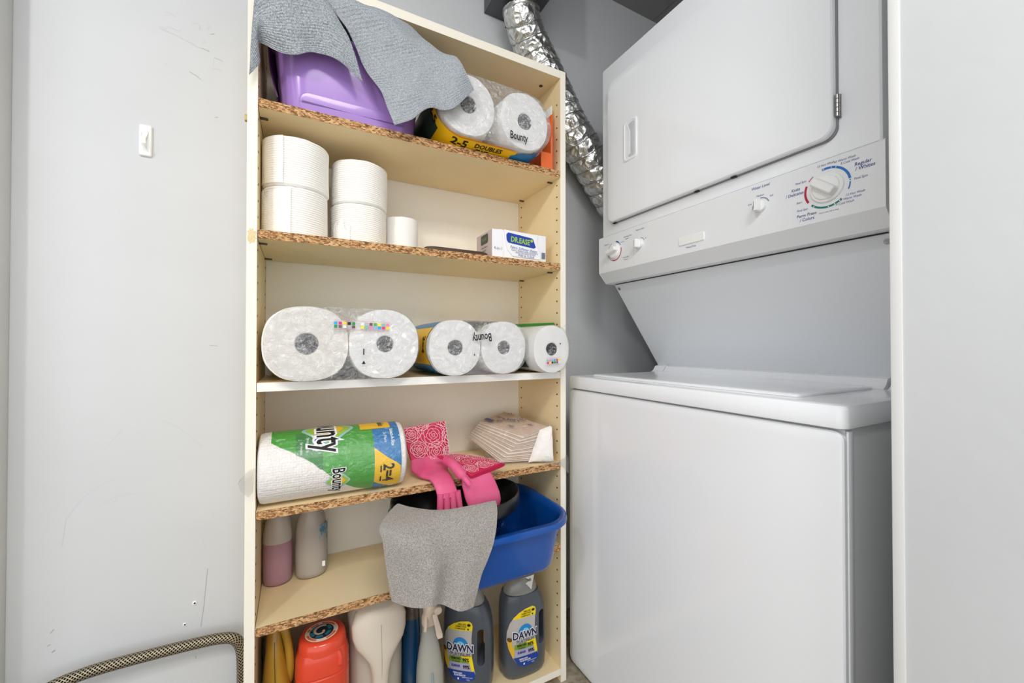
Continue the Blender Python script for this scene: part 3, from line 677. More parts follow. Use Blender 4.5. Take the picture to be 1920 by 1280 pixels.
mesh_obj('green_strip', sheet([[(.565, 1.06, S3 + .140), (.6, 1.0, S3 + .141), (.64, .955, S3 + .142)], [(.575, 1.065, S3 + .131), (.607, 1.01, S3 + .134), (.648, .96, S3 + .137)]], 5, .0008), GRN, q, label='green printed strip of the wrap')
colour_bar(q, front_map(.617, .922, S3 + .034, .06), .045, .012, 6, 11)
Print().poly([(-.0025, .006), (.0025, .006), (0, 0)]).build('wrap_marks', BLACK, q, front_map(.639, .922, S3 + .078), .0004)
mesh_obj('wrap_frill', sheet([[(.655, .925, S3 + .13), (.672, .922, S3 + .115), (.68, .92, S3 + .08), (.678, .92, S3 + .045)], [(.662, .935, S3 + .135), (.682, .93, S3 + .118), (.689, .928, S3 + .08), (.684, .93, S3 + .04)]], 6, .0003, .006), FILMW, q)

# ---------------------------------------------------------------- fourth shelf: big roll lying along the shelf
S4 = SH[3]
big = thing('paper_towel_pack', (.08, 1.062, S4), 'big paper towel roll in green, blue and yellow printed wrap lying along the fourth shelf', 'paper towels')
RB = .0750; YC, ZC = 1.036, S4 + RB + .0004
b = B(); rings = []
for r, h in [(.02, .03), (.02, .001), (.05, 0), (RB - .009, .001), (RB - .002, .004), (RB, .012), (RB, .1), (RB, .2), (RB, .292), (RB - .002, .3), (RB - .01, .3045), (.05, .305), (.02, .304), (.02, .27)]:
    rings.append([Vector((-.0735 + h, YC + x, ZC + y)) for x, y in sup(r, r, 64, 2.0)])
QP = mat('quilted_paper', 'f2ede7', .95, spec=.1); nt = QP.node_tree
tcn = [n for n in nt.nodes if n.type == 'TEX_COORD'][0]; vv = nt.nodes.new('ShaderNodeTexVoronoi'); vv.inputs['Scale'].default_value = 190; vv.inputs['Randomness'].default_value = .25
bb_ = nt.nodes.new('ShaderNodeBump'); bb_.inputs['Strength'].default_value = .5; bb_.inputs['Distance'].default_value = .003
nt.links.new(tcn.outputs['Object'], vv.inputs['Vector']); nt.links.new(vv.outputs['Distance'], bb_.inputs['Height']); nt.links.new(bb_.outputs['Normal'], nt.nodes['Principled BSDF'].inputs['Normal'])
rl = mesh_obj('roll', loft(b, rings), QP, big)
def rmap(x0=0, f0=0):
    """u runs round the roll (down the front), v along the shelf"""
    def f(u, v, off):
        ph = math.radians(f0) + u / RB; R = RB + off + .0006
        return Vector((x0 + v, YC - R * math.sin(ph), ZC + R * math.cos(ph)))
    return f
def deg(a): return math.radians(a) * RB
g0 = rmap()
Print().poly([(deg(-40), -.05), (deg(36), -.049), (deg(46), -.033), (deg(54), -.015), (deg(66), .008), (deg(82), .038), (deg(108), .072), (deg(136), .114), (deg(152), .142), (deg(163), .155), (deg(163), .156), (deg(-40), .156)]).build('green_print', GRN, big, g0, .0003, .009)
Print().poly([(deg(20), -.003), (deg(62), -.003), (deg(71), .021), (deg(88), .043), (deg(90), .049), (deg(20), .049)]).build('dark_green_print', mat('mid_green', '2c8136', .3), big, g0, .0005, .009)
Print().rect(deg(-40), deg(163), .1555, .216).build('blue_print', BLU, big, g0, .0004, .009)
Print().poly([(deg(64), .1558), (deg(70), .165), (deg(84), .187), (deg(93), .205), (deg(99), .214), (deg(112), .2155), (deg(146), .2155), (deg(153), .211), (deg(154), .203), (deg(146), .185), (deg(132), .162), (deg(128), .1558)]).build('yellow_print', YEL, big, g0, .0007, .009)
Print().rect(deg(-22), deg(24), .13, .198).build('yellow_print', YEL, big, g0, .0007, .009)
Print().text('Doubles', deg(2), .178, .02, .6, bold=.02).text('2=4', deg(112), .186, .034, .9, bold=.03).rect(deg(96), deg(108), .168, .1715).rect(deg(116), deg(128), .168, .1715).build('black_lettering', BLACK, big, g0, .001, .008)
Print().text('Select-A-Size', deg(46), .198, .011, .8, bold=.02).text('2x More', deg(46), .182, .01, .8).rect(deg(148), deg(159), .192, .204).rect(deg(149), deg(160), .180, .183).rect(deg(149), deg(160), .174, .176).build('white_lettering', WHITEP, big, g0, .001, .008)
Print().text('Mas for Less.', deg(44), .032, .0095, .8, bold=.01).text('Stronger grip.', deg(47), .02, .0085, .8).text('for messes', deg(52), .008, .0085, .8).disc(deg(29), .037, .0095).disc(deg(40), .038, .0095).disc(deg(52), .0385, .0095).build('white_lettering', WHITEP, big, g0, .001, .008)
Print().disc(deg(52), .0385, .0045).build('orange_print', ORG, big, g0, .0014, .008); Print().disc(deg(40), .038, .005).build('blue_print', BLUEP, big, g0, .0014, .008); Print().disc(deg(29), .037, .004).build('red_print', RED, big, g0, .0014, .008)
def diamond(f0, x0, s, names=True):
    m_ = rmap(x0, f0)
    for k, (sc_, mm) in enumerate(((1.0, mat('pale_teal', '9fcfc9', .4)), (.86, LGRN), (.6, YEL))):
        Print().poly([(sc_ * x * s, sc_ * y * s * 1.05) for x, y in ((0, -1), (.14, -.94), (.94, -.14), (1, 0), (.94, .14), (.14, .94), (0, 1), (-.14, .94), (-.94, .14), (-1, 0), (-.94, -.14), (-.14, -.94))]).build('logo_diamond', mm, big, m_, .001 + .0003 * k, .008)
    Print().text('Bounty', -.0, 0, s * 1.5, .58, bold=.07).build('logo_outline', WHITEP, big, m_, .002, .008)
    Print().text('Bounty', -.0, 0, s * 1.5, .58, bold=.018).build('logo_lettering', BLACK, big, m_, .0024, .008)
diamond(113, .079, .0245); diamond(13, .062, .052)
b = B(); rings = []
for r, h in [(.01, -.004), (.045, -.003), (RB - .004, -.001), (RB + .002, .006), (RB + .0024, .02), (RB + .0024, .15), (RB + .0024, .285), (RB + .002, .3), (RB - .006, .3075), (.04, .309), (.01, .309)]:
    rings.append([Vector((-.0715 + h * .985, YC + x, ZC + y)) for x, y in sup(r, r, 64, 2.0)])
loft(b, rings, cap=False)
for v in b.verts:
    if v.co.z < S4 + .0003: v.co.z = S4 + .0003
mesh_obj('plastic_wrap', b, FILMS, big)
mesh_obj('wrap_twist', sheet([[(-.074, .976, .735), (-.077, .972, .725), (-.0785, .970, .69)], [(-.085, .975, .732), (-.09, .972, .715), (-.086, .97, .68)], [(-.095, .978, .722), (-.103, .974, .71), (-.092, .972, .684)], [(-.1, .981, .712), (-.104, .976, .704), (-.1, .977, .69)]], 6, .0003, .014, 3), FILMW, big)

# ---------------------------------------------------------------- rubber gloves
PINK = mat('pink_rubber', 'd9507f', .5, bump=(35, .15), vary=('e06a90', 12, .35, .7)); CUFF = mat('deep_pink_rubber', 'c51f4f', .5, bump=(60, .1))
LINE = mat('pale_pink_line', 'f2c3cc', .6)
def slabloft(bm, secs, n=20, e=2.6):
    """sections (centre, half-width vector, half-thickness vector)"""
    return loft(bm, [[Vector(c) + Vector(w) * x + Vector(t) * y for x, y in sup(1, 1, n, e)] for c, w, t in secs])
def roses(name, parent, quad, spots, w=.0011):
    """line drawing of roses printed on the flat cuff given by its four corners"""
    A, Bc, C_, D_ = (Vector(p) for p in quad)
    n = (Bc - A).cross(D_ - A).normalized(); n = n if n.y < .2 else -n
    W_, H_ = (Bc - A).length, (D_ - A).length
    def f(u, v, off):
        a, b = min(max(u / W_, .01), .99), min(max(v / H_, .01), .99)
        return (A * (1 - a) + Bc * a) * (1 - b) + (D_ * (1 - a) + C_ * a) * b + n * (off)
    P = Print()
    for cx, cy, r in spots:
        for k, rr in enumerate((.16, .34, .56, .8, 1.0)):
            m_ = 3 + k
            for j in range(m_):
                a0 = 2 * PI * (j / m_) + k * .7; pts = []
                for i in range(8):
                    t = i / 7; a = a0 + t * 2 * PI / m_ * 1.12; q_ = rr * r * (1 + .14 * math.sin(PI * t)) - r * .1 * t
                    pts.append((cx + q_ * math.cos(a), cy + q_ * math.sin(a)))
                P.line([(min(max(x, .001), W_ - .001), min(max(y, .001), H_ - .001)) for x, y in pts], w)
    P.build(name, LINE, parent, f, .0, None, label='fine pale rose line print')
# glove lying back with its cuff upright
g1 = thing('rubber_glove', (.31, 1.06, S4), 'pink rubber glove with its rose-print cuff propped upright beside the big roll', 'glove', 'pink rubber gloves')
qd = [(.262, 1.058, .679), (.371, 1.068, .676), (.367, 1.1, .772), (.245, 1.095, .761)]
a_, b_, c_, d_ = (Vector(p) for p in qd)
nn = Vector((.05, -.95, .3)).normalized()
secs = []
for t in (0, .2, .5, .8, 1):
    l_, r_ = a_.lerp(d_, t), b_.lerp(c_, t); secs.append(((l_ + r_) / 2, (r_ - l_) / 2, nn * (.008 + .004 * t)))
cu = mesh_obj('cuff', slabloft(B(), secs, e=4), CUFF, g1, label='deep pink cuff printed with roses')
off1 = nn * .0135
roses('rose_print', cu, [p_ + off1 for p_ in (a_, b_, c_, d_)], [(.07, .06, .03), (.016, .072, .02), (.07, .018, .024), (.115, .05, .022), (.025, .03, .02), (.11, .09, .02), (.105, .012, .016), (.045, .095, .018)])
hb_ = B()
slabloft(hb_, [((.316, 1.063, .682), (.055, .005, 0), (0, -.005, .008)), ((.308, 1.045, .662), (.05, .004, 0), (0, -.006, .009)), ((.312, 1.01, .654), (.036, 0, .002), (0, -.003, .008)),
               ((.318, .987, .653), (.028, 0, .001), (0, -.005, .008)), ((.320, .970, .646), (.026, 0, 0), (0, -.008, .005)), ((.323, .955, .632), (.026, 0, 0), (0, -.009, 0)), ((.326, .948, .615), (.026, 0, 0), (0, -.007, 0))])
for k, (x, dx, z1, r) in enumerate(((.307, -.002, .53, .0085), (.322, 0, .522, .0088), (.337, .002, .525, .0086), (.350, .005, .54, .0078))):
    tube(hb_, [(x, .949, .625), (x + dx, .946, .59), (x + dx * 2, .945, .56), (x + dx * 2, .946, z1)], lambda s, r=r: r * (1 - .2 * (s / .1)) if s < .088 else r * .5, 12, 4)
mesh_obj('hand', hb_, PINK, g1, angle=1)
# glove folded over the shelf front
g2 = thing('rubber_glove', (.4, .97, S4), 'pink rubber glove folded over the shelf front, flat rose-print cuff on top', 'glove', 'pink rubber gloves')
qd = [(.384, .944, .655), (.488, .960, .668), (.388, 1.03, .690), (.320, 1.02, .696)]
a_, b_, c_, d_ = (Vector(p) for p in qd); nn = Vector((0, -.35, .93)).normalized(); secs = []
for t in (0, .25, .5, .75, 1):
    l_, r_ = a_.lerp(d_, t), b_.lerp(c_, t); secs.append(((l_ + r_) / 2 + Vector((0, 0, .004 * math.sin(PI * t))), (r_ - l_) / 2, nn * (.006 - .002 * t)))
cu = mesh_obj('cuff', slabloft(B(), secs, e=4), CUFF, g2, label='deep pink cuff printed with roses')
roses('rose_print', cu, [p_ + nn * .0112 for p_ in (a_, b_, c_, d_)], [(.045, .05, .026), (.09, .02, .02), (.015, .018, .016), (.085, .06, .018), (.02, .08, .02), (.06, .085, .018), (.055, .014, .018)], .0009)
hb_ = B()
slabloft(hb_, [((.360, 1.01, .680), (.024, .003, -.004), (0, 0, .004)), ((.385, .985, .676), (.032, .006, -.004), (0, -.003, .005)), ((.404, .964, .664), (.040, .003, 0), (0, -.007, .006)), ((.410, .953, .632), (.046, 0, 0), (0, -.009, 0)),
               ((.416, .944, .605), (.048, 0, 0), (0, -.011, 0)), ((.420, .941, .588), (.046, 0, 0), (0, -.010, 0)), ((.420, .940, .572), (.042, 0, 0), (0, -.008, 0))])
for x, dx, z1, r in ((.386, -.002, .525, .0095), (.408, -.001, .518, .010), (.430, -.002, .52, .0098), (.449, -.006, .535, .009)):
    tube(hb_, [(x, .942, .585), (x + dx, .943, .565), (x + dx * 2, .946, .545), (x + dx * 2, .949, z1)], lambda s, r=r: r * (1 - .25 * (s / .07)) if s < .07 else r * .45, 12, 4)
tube(hb_, [(.338, .998, .690), (.347, .968, .684), (.358, .944, .666), (.369, .932, .650), (.374, .928, .642)], lambda s: .0125 if s < .07 else .007, 14, 5)
mesh_obj('hand', hb_, PINK, g2, angle=1)
# ---------------------------------------------------------------- napkin pack
npk = thing('napkin_pack', (.57, 1.08, S4), 'slumped pack of paper napkins in clear plastic at the right end of the fourth shelf', 'napkins')
NB = [Vector(v) for v in ((.470, 1.185, .696), (.512, 1.045, .6455), (.655, .995, .6475), (.655, 1.18, .675))]
NT = [Vector(v) for v in ((.500, 1.16, .749), (.585, 1.02, .722), (.660, 1.01, .745), (.605, 1.2, .766))]
NAP = mat('napkin_paper', 'eadccb', .9, bump=(200, .2), spec=.1); NAP2 = mat('napkin_fold', 'cdb6a2', .9, bump=(200, .2), spec=.1); NLAY = 17
for k in range(NLAY):
    t0, t1 = k / NLAY + .008, (k + 1) / NLAY - .008; rings = []
    for t, ins in ((t0, .006), (t0 + .012, .0005), (t1 - .012, .0005), (t1, .006)):
        Q = [NB[i].lerp(NT[i], t) for i in range(4)]; c = sum(Q, Vector()) / 4; jit = .0025 * math.sin(k * 2.3); ring = []
        for i in range(4):
            for s_ in (0, .25, .5, .75):
                pt_ = Q[i].lerp(Q[(i + 1) % 4], s_); ring.append(pt_ + (c - pt_).normalized() * (ins + .002 + jit * .5))
        rings.append(ring)
    mesh_obj('napkin', loft(B(), rings), NAP if k % 2 else NAP2, npk, angle=.9)
c = sum(NB + NT, Vector()) / 8; rings = []
for t in (-.02, .1, .5, .9, 1.02):
    Q = [NB[i].lerp(NT[i], t) for i in range(4)]; ring = []
    for i in range(4):
        for s_ in (0, .2, .4, .6, .8):
            pt_ = Q[i].lerp(Q[(i + 1) % 4], s_); cc_ = sum(Q, Vector()) / 4; ring.append(pt_ + (pt_ - cc_).normalized() * (.004 + .003 * noise.noise(pt_ * 60)))
    rings.append(ring)
b = loft(B(), rings)
for v in b.verts:
    if v.co.z < S4 + .0008: v.co.z = S4 + .0008
    if v.co.x > .6825: v.co.x = .6825
mesh_obj('plastic_wrap', b, FILMS, npk, angle=1.2)
WHN = mat('gathered_film', 'f1ece6', .45, bump=(70, .7)); b = B(); rings = []
for x, k in ((.0, 1), (.010, .93), (.016, .6), (.018, .15)):
    R0 = [NB[1].lerp(NT[1], .02).lerp(NB[2], .55), NB[2].lerp(NT[2], .0), NT[2], NT[1].lerp(NT[2], .55)]; cc_ = sum(R0, Vector()) / 4; ring = []
    for i in range(4):
        for s_ in (0, .2, .4, .6, .8):
            pt_ = R0[i].lerp(R0[(i + 1) % 4], s_); pt_ = cc_ + (pt_ - cc_) * k * (1.02 + .05 * noise.noise(pt_ * 70)); ring.append(pt_ + Vector((.25, -.85, .1)) * (x + .004))
    rings.append(ring)
loft(b, rings)
for v in b.verts:
    if v.co.x > .6828: v.co.x = .6828
    if v.co.z < S4 + .001: v.co.z = S4 + .001
mesh_obj('gathered_end', b, WHN, npk, angle=1.1, label='gathered white end of the plastic')
tn = (NT[1] - NT[0]).cross(NT[3] - NT[0]).normalized(); tn = tn if tn.z > 0 else -tn
def topmap(u, v, off): return (NT[0].lerp(NT[1], u)).lerp(NT[3].lerp(NT[2], u), v) + tn * (.0065 + off)
P = Print()
for cx, cy, r in ((.3, .25, .08), (.2, .45, .06), (.55, .75, .09), (.25, .85, .08), (.6, .18, .07), (.8, .6, .06)):
    for k in range(5):
        a = k * 1.26 + cx * 9; P.line([(cx + r * t * math.cos(a + t), cy + r * t * math.sin(a + t)) for t in (.15, .45, .75, 1.05)], .016)
P.rect(.06, .24, .06, .2).text('Ultra', .42, .52, .2, .8, rot=-2.4, bold=.02)
P.build('printed_pattern', mat('slate_print', '555a7a', .5), npk, topmap, .0006)
mesh_obj('wrap_frill', sheet([[(.62, .99, .655), (.655, .984, .65), (.69, .979, .655), (.7, .977, .665)], [(.63, .985, .645), (.67, .98, .64), (.698, .976, .638), (.708, .974, .645)], [(.66, .983, .643), (.685, .979, .63), (.7, .976, .612), (.705, .976, .615)]], 6, .0003, .012, 6), FILMW, npk)

# ---------------------------------------------------------------- fifth shelf: two bottles
S5 = SH[4]
def zbottle(name, parent, secs, m, n=36, e=2.3, rot=0, **k):
    """sections (z, cx, cy, half-width, half-depth)"""
    return mesh_obj(name, loft(B(), [ringz(cx, cy, z, a, b_, n, e, rot) for z, cx, cy, a, b_ in secs]), m, parent, angle=.8, **k)
MILK = mat('milky_plastic', 'cfc4ba', .3, trans=.2); PINKL = mat('pink_liquid', 'b08692', .3, trans=.15)
GREYB = mat('grey_translucent', 'b9b0a6', .28, trans=.15)
b1 = thing('cleaner_bottle', (-.0415, 1.16, S5), 'frosted bottle half full of pink liquid in the left corner of the fifth shelf', 'bottle', 'bottles on the fifth shelf')
x, y, z = -.0415, 1.16, S5 + .0005
mlow = zbottle('filled_body', b1, [(z, x, y, .024, .024), (z + .003, x, y, .029, .029), (z + .012, x, y, .0325, .0325), (z + .06, x, y, .0325, .0325), (z + .102, x, y, .032, .032)], PINKL, label='lower part full of pink liquid')
zbottle('shoulder', b1, [(z + .1022, x, y, .032, .032), (z + .122, x, y, .0315, .0315), (z + .15, x, y, .027, .027), (z + .172, x, y, .02, .02), (z + .185, x, y, .0145, .0145), (z + .19, x, y, .0135, .0135)], MILK)
mesh_obj('cap', lathe(B(), (x, y, z + .1905), [(.014, 0), (.0145, .004), (.0145, .016), (.012, .019)], 24), PLASTW, b1)
b2 = thing('cleaner_bottle', (.0315, 1.16, S5), 'grey frosted bottle with a blue label on its right side, fifth shelf', 'bottle', 'bottles on the fifth shelf')
x, y = .0325, 1.16
bd = zbottle('body', b2, [(z, x, y, .028, .026), (z + .003, x, y, .034, .031), (z + .014, x, y, .0372, .035), (z + .07, x, y, .0376, .035), (z + .115, x, y, .0365, .034), (z + .145, x, y, .032, .03), (z + .168, x, y, .025, .024), (z + .182, x, y, .017, .017), (z + .188, x, y, .0145, .0145)], GREYB)
mesh_obj('cap', lathe(B(), (x, y, z + .1885), [(.0148, 0), (.0152, .004), (.0152, .017), (.012, .02)], 24), PLASTW, b2)
lb = B(); g = []
for i in range(9):
    a = math.radians(-62 + 70 * i / 8); g.append([lb.verts.new((x + .0382 * math.cos(a), y + .0358 * math.sin(a), z + .03 + .1 * k / 4)) for k in range(5)])
for i in range(8):
    for k in range(4): lb.faces.new((g[i][k], g[i + 1][k], g[i + 1][k + 1], g[i][k + 1]))
mesh_obj('label', lb, mat('dull_blue_label', '5b7f8f', .4, vary=('8fb0bb', 120, .45, .6)), b2)
mesh_obj('label_corner', bx(.0562, .063, 1.1255, 1.1262, z + .027, z + .04, bev=.0002, seg=1), WHITEP, b2)

# ---------------------------------------------------------------- bottom compartment
S6 = .0402 + .0005
GOLD = mat('gold_plastic', 'a37b22', .3, coat=.2, vary=('b18a31', 8, .3, .7))
gj = thing('gold_bottle', (-.037, 1.09, S6), 'gold plastic bottle with a slot handle at the left of the bottom shelf', 'bottle')
zbottle('body', gj, [(S6, -.038, 1.09, .026, .05), (S6 + .006, -.038, 1.09, .031, .056), (S6 + .14, -.038, 1.09, .0315, .056), (S6 + .19, -.0385, 1.088, .029, .052), (S6 + .24, -.042, 1.085, .021, .042), (S6 + .28, -.0435, 1.083, .0165, .03), (S6 + .3, -.0435, 1.083, .0155, .017)], GOLD)
mesh_obj('handle', tube(B(), [(-.015, 1.07, S6 + .175), (-.012, 1.062, S6 + .21), (-.0165, 1.062, S6 + .26), (-.025, 1.066, S6 + .295), (-.037, 1.072, S6 + .303)], .0085, 14, 6), GOLD, gj)
mesh_obj('seam', tube(B(), [(-.040, 1.0325, S6 + .18), (-.0425, 1.041, S6 + .24), (-.0435, 1.0525, S6 + .28)], .0008, 6, 5), mat('gold_seam', '5d4410', .5), gj)
mesh_obj('cap', lathe(B(), (-.0435, 1.083, S6 + .3003), [(.0165, 0), (.0168, .004), (.0165, .022), (.014, .025)], 24), GOLD, gj)
jc = thing('white_bottle', (-.062, 1.19, S6), 'tall dull white bottle behind the gold one, against the left side', 'bottle')
zbottle('body', jc, [(S6, -.055, 1.195, .015, .03), (S6 + .004, -.055, 1.195, .019, .034), (S6 + .2, -.055, 1.195, .019, .034), (S6 + .26, -.055, 1.195, .014, .022), (S6 + .29, -.055, 1.195, .011, .012)], mat('dull_white', '9e9a8c', .4))
mesh_obj('cap', lathe(B(), (-.055, 1.195, S6 + .2903), [(.012, 0), (.012, .02), (.01, .022)], 20), PLASTW, jc)
ORT = mat('orange_red_plastic', 'd6412a', .22, coat=.3, vary=('dc4a30', 6, .3, .7))
tb = thing('pod_tub', (.054, 1.055, S6), 'orange-red detergent pod tub with a round swirl label on its lid', 'tub')
tx, ty = .0545, 1.058
zbottle('body', tb, [(S6, tx, ty, .05, .05), (S6 + .006, tx, ty, .0575, .0575), (S6 + .1, tx, ty, .0585, .0585), (S6 + .197, tx, ty, .0575, .0575), (S6 + .1982, tx, ty, .0562, .0562), (S6 + .201, tx, ty, .0562, .0562), (S6 + .2022, tx, ty, .0574, .0574), (S6 + .232, tx, ty, .056, .056), (S6 + .248, tx, ty, .05, .05)], ORT, e=2.9)
zbottle('lid', tb, [(S6 + .2425, tx, ty - .002, .047, .047), (S6 + .244, tx, ty - .002, .0515, .0515), (S6 + .256, tx, ty - .002, .0512, .0512), (S6 + .266, tx, ty - .002, .0485, .0485), (S6 + .271, tx, ty - .002, .044, .044), (S6 + .2718, tx, ty - .002, .038, .038)], ORT, e=2.2)
mesh_obj('lid_tab', tube(B(), [(tx + .03, ty - .045, S6 + .244), (tx + .034, ty - .05, S6 + .232), (tx + .034, ty - .053, S6 + .218)], .006, 10, 4), ORT, tb)
lm = plane_map((tx - .002, ty - .003, S6 + .2719), (.97, -.25, 0), (.25, .97, 0))
Print().disc(0, 0, .0355, 40).build('lid_label', mat('cream_label', 'e9dccb', .5), tb, lm, .0004)
P = Print(); [P.arc(0, 0, .0275, .0325, a, b_) for a, b_ in ((35, 100), (115, 150), (158, 175), (200, 260), (300, 350))]; P.build('lid_print', mat('orange_lettering', 'dd6a33', .5), tb, lm, .0007)
Print().disc(0, 0, .0258, 36).build('lid_print', mat('dark_navy', '16233f', .5), tb, lm, .0007)
P = Print(); [P.arc(-.002, .001, .016, .0235, a, a + 44) for a in (10, 70, 130, 190, 250, 310)]; P.build('lid_print', mat('sea_teal', '2f7d92', .5), tb, lm, .001)
P = Print()
P.line([((.004 + .0028 * t) * math.cos(.5 - t * 1.0) - .001, (.004 + .0028 * t) * math.sin(.5 - t * 1.0)) for t in [i * .35 for i in range(17)]], .0055); P.build('lid_print', mat('cream_swirl', 'dcc7b4', .5), tb, lm, .0014)
# white gallon jug, handle towards the room
JUG = mat('milky_jug', 'c2b9ab', .35, trans=.1, sub=.1)
wj = thing('white_jug', (.18, 1.09, S6), 'large milky white jug with its moulded handle facing out, bottom shelf', 'jug')
jx, jy = .1795, 1.095
b = B(); rings = []
for z_, a, fr, bk in ((S6, .058, 1.045, 1.155), (S6 + .006, .0645, 1.036, 1.162), (S6 + .12, .0655, 1.034, 1.163), (S6 + .2, .0655, 1.036, 1.163), (S6 + .215, .0655, 1.034, 1.163), (S6 + .232, .0664, 1.022, 1.163), (S6 + .255, .067, 1.013, 1.163), (S6 + .28, .066, 1.013, 1.161), (S6 + .305, .06, 1.022, 1.152), (S6 + .322, .045, 1.045, 1.135), (S6 + .33, .02, 1.075, 1.115)):
    rings.append(ringz(jx, (fr + bk) / 2, z_, a, (bk - fr) / 2, 44, 2.7))
mesh_obj('body', loft(b, rings), JUG, wj, angle=1)
b = B(); rings = []
for z_, a, fr, bk in ((S6 + .02, .0165, 1.005, 1.04), (S6 + .06, .0172, 1.0, 1.04), (S6 + .12, .0185, .9975, 1.04), (S6 + .165, .0215, .9965, 1.04), (S6 + .19, .028, .9965, 1.04), (S6 + .21, .042, .998, 1.045), (S6 + .228, .056, 1.0, 1.05), (S6 + .247, .0625, 1.004, 1.055), (S6 + .275, .064, 1.008, 1.06), (S6 + .3, .055, 1.018, 1.06), (S6 + .312, .04, 1.032, 1.06)):
    rings.append(ringz(jx, (fr + bk) / 2, z_, a, (bk - fr) / 2, 36, 2.4))
mesh_obj('handle', loft(b, rings), mat('milky_handle', 'cfc3b2', .35, sub=.1), wj, angle=1, label='wide shoulder narrowing to a slim handle')
mesh_obj('seam', tube(B(), [(jx, .9972, S6 + .155), (jx, .9962, S6 + .185), (jx, .9975, S6 + .21), (jx, 1.0035, S6 + .247), (jx, 1.0075, S6 + .275)], .0006, 6, 5), mat('jug_seam', 'a89c8b', .5), wj)
# blue liquid bottle with crinkled neck
bl = thing('blue_cleaner_bottle', (.272, 1.09, S6), 'clear bottle of dark blue liquid squeezed between the white jug and the spray bottle', 'bottle')
BLQ = mat('dark_blue_liquid', '0d3f66', .15, coat=.3); CLR = mat('smoky_clear', '54473e', .15, coat=.5, bump=(110, .9))
bx_ = .2725
zbottle('filled_body', bl, [(S6, bx_ - .003, 1.09, .02, .03), (S6 + .005, bx_ - .003, 1.09, .024, .034), (S6 + .13, bx_ - .003, 1.09, .024, .034), (S6 + .19, bx_ - .001, 1.09, .0235, .03), (S6 + .222, bx_, 1.09, .021, .025)], BLQ, label='body full of dark blue liquid')
zbottle('neck', bl, [(S6 + .2222, bx_, 1.09, .021, .025), (S6 + .245, bx_ + .001, 1.09, .019, .02), (S6 + .275, bx_ + .001, 1.09, .0185, .0185), (S6 + .305, bx_ + .001, 1.09, .018, .018), (S6 + .318, bx_ + .001, 1.09, .015, .015)], CLR, label='clear ribbed neck')
# spray bottle
sb = thing('spray_bottle', (.306, 1.02, S6), 'translucent white spray bottle with beige trigger left of the grey detergent jugs', 'spray bottle')
sx, sy = .302, 1.018
zbottle('body', sb, [(S6, sx, sy, .03, .028), (S6 + .005, sx, sy, .0345, .032), (S6 + .08, sx, sy, .0345, .032), (S6 + .13, sx - .001, sy, .032, .03), (S6 + .175, sx - .002, sy, .025, .024), (S6 + .21, sx - .003, sy, .018, .018), (S6 + .235, sx - .004, sy, .0145, .0145)], mat('milky_spray', 'b5b3a9', .25, trans=.2))
mesh_obj('dip_tube', tube(B(), [(sx + .006, sy - .0318, S6 + .02), (sx, sy - .033, S6 + .075), (sx - .004, sy - .0318, S6 + .13)], .0022, 8, 4), mat('dull_blue_tube', '8ea3ab', .4), sb)
BEI = mat('beige_plastic', 'd9c6b3', .35)
b = B(); slabloft(b, [((sx - .004, sy, S6 + .2355), (.0165, 0, 0), (0, .0165, 0)), ((sx - .004, sy, S6 + .252), (.0165, 0, 0), (0, .0165, 0)), ((sx - .002, sy - .003, S6 + .262), (.015, 0, 0), (0, .016, 0)), ((sx - .001, sy - .006, S6 + .278), (.0165, 0, 0), (0, .024, 0)), ((sx, sy - .006, S6 + .295), (.0155, 0, 0), (0, .026, 0)), ((sx, sy - .002, S6 + .303), (.011, 0, 0), (0, .02, 0))], 24, 2.8)
mesh_obj('spray_head', b, BEI, sb, angle=.9)
mesh_obj('nozzle', lathe(B(), (sx + .008, sy - .04, S6 + .287), [(.008, .012), (.0095, .008), (.0095, -.004), (.007, -.006)], 18, axis='Y'), BEI, sb)
mesh_obj('trigger', slabloft(B(), [((sx + .002, sy - .03, S6 + .275), (.006, 0, 0), (0, .004, 0)), ((sx + .004, sy - .034, S6 + .262), (.0065, 0, 0), (0, .0035, 0)), ((sx + .008, sy - .038, S6 + .245), (.007, 0, 0), (0, .003, 0)), ((sx + .011, sy - .043, S6 + .228), (.008, 0, 0), (0, .003, 0)), ((sx + .012, sy - .046, S6 + .221), (.0065, 0, 0), (0, .002, 0))], 16, 3), BEI, sb)
mesh_obj('guard', tube(B(), [(sx - .014, sy - .012, S6 + .262), (sx - .017, sy - .022, S6 + .25), (sx - .02, sy - .026, S6 + .235)], .004, 8, 4), BEI, sb)
